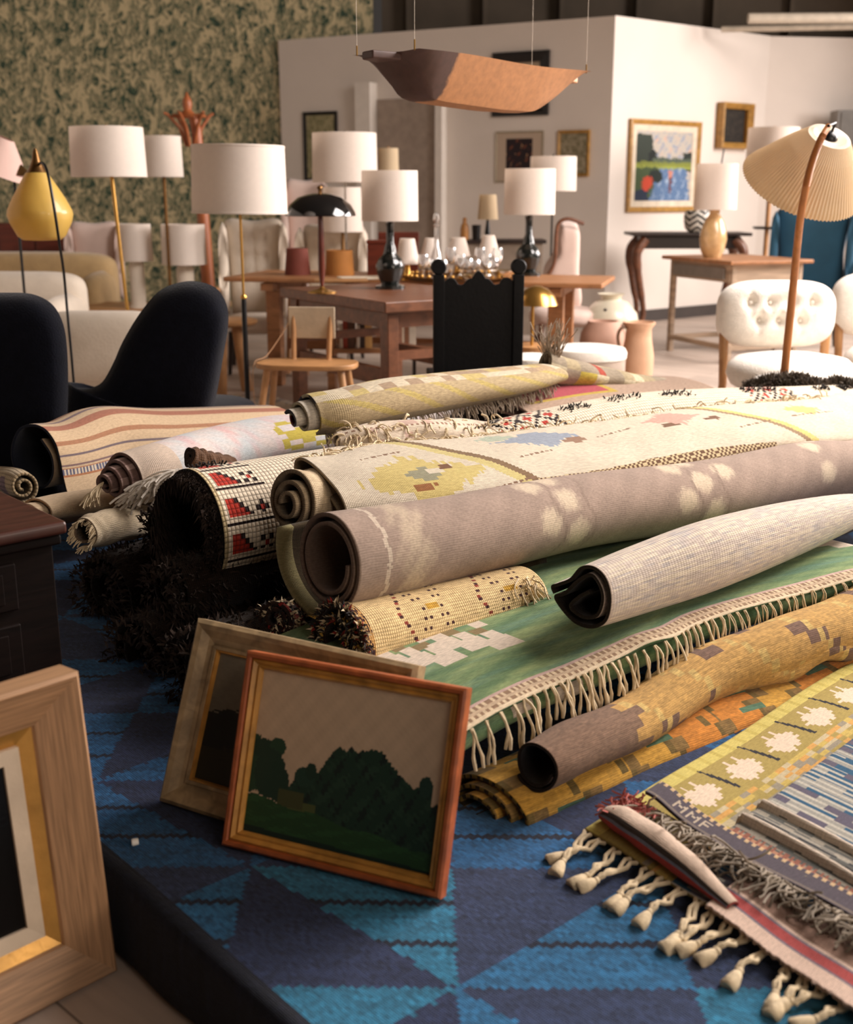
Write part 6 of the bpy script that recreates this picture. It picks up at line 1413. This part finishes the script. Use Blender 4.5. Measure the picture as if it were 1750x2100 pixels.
# small wooden side table with drawer
zt = .80; c0 = W(1500, 541, 9.2)[:2]; cl = G(1330, 521, zt)[:2]; cr_ = G(1625, 524, zt)[:2]
a_ = cl-c0; La = np.linalg.norm(a_); b_ = np.array([-a_[1], a_[0]]) if a_[0] < 0 else a_; 
b_ = np.array([a_[1], -a_[0]]); Lb = .78
t, P_, a_, b_, ra = trestle('side_table', 'light brown topped side table with grey drawer front, carrying the ceramic lamp', c0, a_, b_, min(La, 1.0), Lb, zt, M_gwood, .03, .05, legs=((.08, .1), (.92, .1), (.92, .9), (.08, .9)), apron=.14)
bpy.data.objects[[c.name for c in t.children if c.name.startswith('tabletop')][0]].data.materials[0] = M_teak
m_ = (P_(.08, .1)+P_(.92, .1))/2; nn_ = -b_; MB().box((m_[0]+nn_[0]*.04, m_[1]+nn_[1]*.04, zt-.105), (La*.6, .015, .09), ra).mk('drawer', plain('grey_drawer', (128, 120, 112), .6), t)
for v in (.1, .9): m_ = (P_(.08, v)+P_(.92, v))/2; MB().box((m_[0], m_[1], .12), (min(La, 1)*.84, .03, .04), ra).mk('stretcher', M_gwood, t)
for u in (.08, .92): m_ = (P_(u, .1)+P_(u, .9))/2; MB().box((m_[0], m_[1], .12), (Lb*.8, .03, .04), math.atan2(b_[1], b_[0])).mk('stretcher', M_gwood, t)
D = 9.75; p = W(1461, 520, D); k = mpp(D, 1); t = thing('ceramic_lamp', 'mottled tan ceramic gourd lamp with white drum shade on the side table', 'lamp', (p[0]+.0, D, zt), 0)
zz = lambda y: W(1461, y, D)[2]-zt
z0 = zz(518); 
MB().lathe([(0, 0), (17*k, 0), (24*k, zz(508)*.6+.01), (28*k, zz(490)), (26*k, zz(475)), (20*k, zz(455)), (14*k, zz(445)), (10*k, zz(438)), (11*k, zz(430)), (0, zz(430))], 32).mk('lamp_base', plain('tan_crackle', (206, 168, 118), .25, var=.12, scale=24, bump=.2, coat=.6), t, smooth=True)
MB().lathe([(43*k, zz(430)), (41*k, zz(336)), (40.5*k, zz(336)), (42.5*k, zz(430)), (43*k, zz(430))], 40).mk('lamp_shade', M_shade, t, smooth=True)
MB().tube([(.03, 0, zz(336)), (.045, .01, zz(305))], .006, 6).mk('harp', M_blackm, t); MB().tube([(-41*k, 0, zz(338)), (41*k, 0, zz(338))], .003, 5).mk('shade_carrier', M_brass, t)
# brass dome lamp beside the black chair
D = 7.0; p = W(1100, 625, D); k = mpp(D, .7); t = thing('dome_lamp', 'brass dome shaded lamp on wooden stand right of the black chair', 'lamp', (p[0], D, 0)); zb_ = p[2]
MB().lathe([(45*k, zb_), (38*k, zb_+.05), (24*k, zb_+.09), (8*k, zb_+.11), (0, zb_+.112), (0, zb_+.108), (22*k, zb_+.084), (36*k, zb_+.046), (44*k, zb_), (45*k, zb_)], 40).mk('dome_shade', M_brass, t, smooth=True)
MB().tube([(-.02, 0, zb_+.09), (-.02, 0, .42)], .01).mk('stem', M_brass, t, smooth=True); MB().lathe([(0, .40), (.14, .40), (.14, .43), (0, .43)], 28).mk('stand_top', M_pine, t, smooth=True)
for a in range(3): MB().tube([(math.cos(a*2.1)*.1, math.sin(a*2.1)*.1, .41), (math.cos(a*2.1)*.13, math.sin(a*2.1)*.13, 0)], .015, 8).mk('leg', M_pine, t, smooth=True)
# grey metal cabinet corner
D = 13.4; p = W(1785, 226, D); t = thing('metal_box', 'grey metal wall box at the top right picture edge', 'box', (p[0], D, p[2]-.35)); MB().box((0, 0, .17), (.78, .25, .35)).mk('body', plain('grey_metal', (120, 116, 110), .5), t, bevel=.006); MB().box((0, -.13, .17), (.7, .015, .3)).mk('door', plain('grey_metal2', (110, 106, 100), .5), t)
# bamboo lamp with pleated shade
D = 5.05; foot = W(1607, 800, D); t = thing('bamboo_lamp', 'curved bamboo floor lamp with pleated cream cone shade leaning over the right side', 'lamp', (foot[0]-.01, D, 0)); o0 = np.array([foot[0]-.01, D, 0.])
pp = lambda px, py, d=D: W(px, py, d)-o0
M_bamb = wood('bamboo', (182, 116, 60), .75, .4, (8, 8, 1), 5)
path = spline([(.01, 0, 0.02), pp(1608, 780), pp(1622, 640), pp(1633, 530, 4.95), pp(1641, 455, 4.83), pp(1650, 400, 4.78), pp(1664, 340, 4.74), pp(1682, 290, 4.72), pp(1700, 258, 4.76)], 40)
MB().tube(path, [.0185-.0065*i/39 for i in range(40)], 12).mk('bamboo_pole', M_bamb, t, smooth=True)
mb = MB()
for i in range(60):
    q = path[26]+(path[36]-path[26])*i/60; j = 26+i*10/60; a_, f_ = int(j), j-int(j); q = path[a_]*(1-f_)+path[min(a_+1, 39)]*f_; d_ = path[min(a_+1, 39)]-path[a_]; d_ /= np.linalg.norm(d_)
    rr_ = .0185-.0065*j/39; mb.lathe([(rr_-.0005, -.002), (rr_+.0014, 0), (rr_-.0005, .002)], 12, q, axis=d_)
mb.mk('cane_binding', M_bamb, t, smooth=True)
MB().lathe([(0, 0), (.17, 0), (.17, .012), (.04, .03), (0, .03)], 30).mk('foot', M_bamb, t, smooth=True)
Dh = 4.95; topc = pp(1702, 280, Dh); up_ = np.array([.18, -.55, .815]); up_ /= np.linalg.norm(up_); kk = mpp(Dh, 1.5); L_ = .225
botc = topc-up_*L_+np.array([-.02, 0, 0])
R = np.array(Vector((0, 0, 1)).rotation_difference(Vector(up_)).to_matrix()); npl = 90
def ring(c, r, amp, th): 
    out = []
    for i in range(npl*4):
        a = 2*PI*i/(npl*4); rr = r*(1+amp*(1 if (i % 4) in (1, 2) else -1)); out.append(c+R @ np.array([rr*math.cos(a), rr*math.sin(a), 0]))
    return out
rows = [ring(topc+(botc-topc)*u, (.088+.165*u**.88)-d_, .010*(.6+.4*u)*1.3, 0) for u, d_ in ((0, 0), (.25, 0), (.5, 0), (.75, 0), (.9, -.002), (1, .0), (1, .004), (.5, .004), (0, .004))]
MB().grid(np.array(rows), cu=True, cv=True).mk('pleated_shade', plain('pleated_cream', (240, 222, 192), .85, var=.02, transl=.4), t, smooth=False)
rows = [ring(topc+up_*.0, .088, .022, 0), ring(topc+up_*.006, .07, .03, 0), ring(topc-up_*.004, .035, .05, 0)]
MB().grid(np.array(rows), cv=True).mk('top_ruffle', plain('ruffle_white', (244, 232, 214), .85), t)
MB().ball(topc-up_*.012, (.036, .036, .036), 18, 12).mk('socket', M_blackm, t, smooth=True)
MB().tube([topc+up_*.015, topc+up_*.05+np.array([.0, 0, .01]), pp(1700, 258, 4.74)], .006, 8).mk('hook', M_blackm, t, smooth=True)
# hanging dough trough
P0 = np.array([-.025, 4.2]); a_ = np.array([.653, .757]); w_ = np.array([-.757, .653]); La, Lw = 1.055, .31; zr0 = 1.772
org = np.array([*(P0+a_*La/2+w_*Lw/2), 1.62]); t = thing('dough_trough', 'long carved wooden trough with handle tips hanging in mid air, one end in painted shade', 'trough', org)
def tp(u, v, z): q = P0+a_*u+w_*v; return np.array([q[0], q[1], z])-org
sta = [(-.0, 1.0, 0), (.06, 1, .045), (.11, .86, .10), (.19, .72, .150), (.5, .74, .158), (.70, .74, .156), (.80, .74, .152), (.92, .84, .10), (1.0, .94, .05), (La, 1.0, .0)]
S_ = spline([(s_, wd, dp) for s_, wd, dp in sta], 40); sec = []
for s_, wd, dp in S_:
    row = []; dp = max(dp, .004); zr = zr0+.004*math.sin(s_*7)
    out_ = [(-.5, 0), (-.47, -.35), (-.40, -.8), (-.34, -1), (0, -1.02), (.34, -1), (.40, -.8), (.47, -.35), (.5, 0)]
    inn = [(.46, .0), (.42, -.4), (.33, -.85), (0, -.88), (-.33, -.85), (-.42, -.4), (-.46, 0)]
    wtop = Lw; wbot = Lw*wd*.82
    for x, z in out_+inn: ww = wtop+(wbot-wtop)*min(1, -z); row.append(tp(s_, Lw/2+x*ww, zr+z*dp))
    sec.append(row)
mt_, nt, b = newmat('trough_wood'); L = nt.links; tc = N(nt, 'ShaderNodeTexCoord'); 
no = N(nt, 'ShaderNodeTexNoise'); no.inputs['Scale'].default_value = 9; no.inputs['Detail'].default_value = 8; mp = N(nt, 'ShaderNodeMapping'); mp.inputs['Rotation'].default_value = (0, 0, -.86); mp.inputs['Scale'].default_value = (1, 1, 1); L.new(tc.outputs['Object'], mp.inputs[0])
sp_ = N(nt, 'ShaderNodeSeparateXYZ'); L.new(mp.outputs[0], sp_.inputs[0]); L.new(mp.outputs[0], no.inputs['Vector'])
ad = N(nt, 'ShaderNodeMath', operation='MULTIPLY_ADD'); ad.inputs[1].default_value = .10; L.new(no.outputs['Fac'], ad.inputs[0]); L.new(sp_.outputs[0], ad.inputs[2])
cr = N(nt, 'ShaderNodeValToRGB'); cr.color_ramp.elements[0].position = .0; e = cr.color_ramp.elements
mr = N(nt, 'ShaderNodeMapRange'); mr.inputs[1].default_value = -.275; mr.inputs[2].default_value = -.262; L.new(ad.outputs[0], mr.inputs[0]); L.new(mr.outputs[0], cr.inputs[0])
e[0].color = (*lin((76, 50, 42)), 1); e[1].color = (*lin((182, 126, 80)), 1)  # dark tone is the shade of the left end, put into the wood colour
n2 = N(nt, 'ShaderNodeTexNoise'); n2.inputs['Scale'].default_value = 40; n2.inputs['Detail'].default_value = 4; L.new(tc.outputs['Object'], n2.inputs['Vector']); r_ = N(nt, 'ShaderNodeMapRange'); r_.inputs[3].default_value = .65; r_.inputs[4].default_value = 1.3; L.new(n2.outputs['Fac'], r_.inputs[0])
v_ = N(nt, 'ShaderNodeVectorMath', operation='SCALE'); L.new(cr.outputs[0], v_.inputs[0]); L.new(r_.outputs[0], v_.inputs['Scale']); L.new(v_.outputs[0], b.inputs['Base Color']); b.inputs['Roughness'].default_value = .55
bo = MB(); A_ = np.array(sec); bo.grid(A_, cv=True); k0 = 0; n_ = A_.shape[1]; bo.f.append(tuple(range(n_))[::-1]); bo.f.append(tuple(range((len(A_)-1)*n_, len(A_)*n_)))
bo.mk('bowl', mt_, t, smooth=True)
MB().slab([(q[0], q[1]) for q in (tp(-.10, Lw/2-.035, 0), tp(-.08, Lw/2+.035, 0), tp(.02, Lw/2+.06, 0), tp(.02, Lw/2-.06, 0))], zr0-.03-org[2], zr0-.003-org[2]).mk('handle', mt_, t, bevel=.006)
MB().slab([(q[0], q[1]) for q in (tp(La+.09, Lw/2-.03, 0), tp(La+.08, Lw/2+.03, 0), tp(La-.02, Lw/2+.06, 0), tp(La-.02, Lw/2-.06, 0))], zr0-.03-org[2], zr0-.003-org[2]).mk('handle', mt_, t, bevel=.006)
for u, v in ((.0, .02), (-.0, Lw-.02), (La-.01, .02), (La-.01, Lw-.02)):
    q = tp(u, v, zr0); MB().tube([q, q+np.array([0, 0, 3.5])], .0006, 4).mk('wire', M_cushc, t); MB().tube([q-np.array([0, 0, .004]), q+np.array([0, 0, .03])], .003, 6).mk('screw_eye', M_brass, t)

# ================================================================ pictures on the walls
def wallpic(label, Wf, px0, px1, py0, py1, fw, fmat, fn, depth=.03, liner=0, name='framed_picture', off=.004, cat='picture'):
    A, d, n, L_ = Wf; s0, zt = onwall(Wf, px0, py0, off); s1, zt2 = onwall(Wf, px1, py0, off); _, zb0 = onwall(Wf, (px0+px1)/2, py1, off); _, zt = onwall(Wf, (px0+px1)/2, py0, off)
    s0, s1 = min(s0, s1), max(s0, s1); w_, h = s1-s0, zt-zb0
    o = A+d*s0+n*off; ex = d
    if np.cross(ex, -n) < 0: o = A+d*s1+n*off; ex = -d
    t = thing(name, label, cat, (o[0], o[1], zb0)); t.rotation_euler = (0, 0, math.atan2(ex[1], ex[0]))
    frame_mb(w_, h, [(0, 0), (0, depth*.9), (fw*.3, depth), (fw, depth*.5), (fw, 0)]).mk('frame', fmat, t)
    if liner: frame_mb(w_, h, [(fw*.95, .001), (fw*.95, depth*.45), (fw+liner, depth*.3), (fw+liner, .001)]).mk('mat', plain('mat_board', (222, 208, 186), .8), t)
    i = fw+liner*.9; panel('image', w_-2*i, h-2*i, i, i, -.006, fn, painted('matt_print', .7), t, 70, 70)
    return t
M_bkf = plain('black_frame', (26, 22, 20), .4); M_gold = wood('gold_frame', (186, 140, 70), .65, .4, (1, 1, 1), 18)
def dim(c, s_=.2, sc_=8, c2=None):
    c = np.array(c, float)
    def f(u, v):
        k_ = (.55*hash2(np.floor(u*9+v*2), np.floor(v*13), c[0])+.45*hash2(np.floor(u*24), np.floor(v*30-u*3), c[1]))[:, None]; return c*(1-k_*s_) if c2 is None else c*(1-k_)+np.array(c2, float)*k_
    return f
wallpic('slim black framed green patterned picture behind the white drum shade', WL, 623, 692, 229, 372, .035, M_bkf, dim((120, 120, 84), .3, 9, (190, 176, 140)))
wallpic('dark picture in a wide black frame hung behind the wooden trough', WL, 1013, 1129, 106, 238, .10, M_bkf, dim((196, 176, 150)), .04)
def inset(u, v):
    C = np.tile(np.array([196., 176, 156]), (len(u), 1)); m = band(u, .2, .8) & band(v, .22, .88); C[m] = (44, 34, 38); C[m & (noise2(u*6, v*9, 1, 2) > .6)] = (120, 70, 50); C[m & (noise2(u*9, v*6, 1, 5) > .9)] = (196, 150, 110); return C
wallpic('silver framed print with dark centre and wide pale mat, left of the small gilt one', WL, 1018, 1116, 269, 374, .018, plain('pale_frame', (170, 156, 132), .5), inset, .02)
wallpic('small gilt framed mottled grey picture above the rear white lamp shade', WL, 1146, 1212, 267, 362, .03, M_gold, dim((110, 104, 76), .3, 7, (176, 164, 140)))
def landscape(u, v):
    u, v = u+.035*(hash2(np.floor(u*34), np.floor(v*46), 2)-.5), v+.03*(hash2(np.floor(u*40), np.floor(v*30), 3)-.5)
    C = np.tile(np.array([188., 180, 168]), (len(u), 1)); C[noise2(u*9, v*9, 1, 1) > .3] = (150, 158, 172); C[noise2(u*12, v*7, 1, 4) > .7] = (206, 170, 150)
    m = (v > .38) & (v < .95) & (u < .32-.25*(v-.7)); C[m] = (52, 60, 52); C[(((u-.3)/.07)**2+((v-.62)/.12)**2) < 1] = (30, 36, 34); C[(u > .84) & band(v, .42, .7)] = (40, 48, 44)
    C[band(v, .50, .56)] = (128, 136, 60); C[band(v, .46, .5)] = (150, 160, 70); C[band(v, .56, .62) & (u > .3)] = (80, 92, 78)
    w_ = (v < .47) & (u > .42-.35*(.47-v)) & (u < .9+.2*(.47-v)); C[w_] = (92, 120, 158); C[w_ & (noise2(u*14, v*6, 1, 2) > .5)] = (150, 170, 196)
    C[(v < .48) & (u < .42-.35*(.47-v))] = (70, 86, 56); C[(((u-.36)/.12)**2+((v-.36)/.10)**2) < 1] = (34, 44, 40); C[(((u-.22-.2*(v-.25))/.09)**2+((v-.25)/.11)**2) < 1] = (196, 74, 50); C[(v < .16) & (u < .25)] = (40, 50, 70)
    C[band(u, .60, .645) & band(v, .12, .34)] = (110, 60, 48); C[band(u, .595, .65) & band(v, .34, .44)] = (196, 130, 110); return C
wallpic('gold framed colourful landscape painting of a blue river on the white wall', WR, 1291, 1436, 247, 434, .05, M_gold, landscape, .04, .06, name='framed_painting', cat='painting')
t = wallpic('small dark painting in deep gilt box frame above the ceramic lamp', WR, 1472, 1536, 212, 305, .06, M_gold, dim((30, 28, 26), .3, 9, (60, 52, 44)), .10, name='framed_painting', cat='painting')
# pale fringed rug on the floor far back and floor mat under tables
org = np.array([*W(510, 800, 7.1)[:2], .006]); P = np.array([[(org[0]-.5+i*.02, org[1]-.3+j*.02+.1*math.sin(i*.12), .008+.02*max(0, math.sin(i*.5+j*.3))*(j > 20)) for j in range(40)] for i in range(90)])
o = sheet('pale_floor_rug', P, .01, lambda u, v: np.where((noise2(u*8, v*8, 1, 3) > .5)[:, None], (170, 160, 160), (222, 206, 186)), const((200, 190, 170)), CHK, None, org); tag(o, 'rumpled cream and grey rug on the floor behind the rustic chair', 'rug')
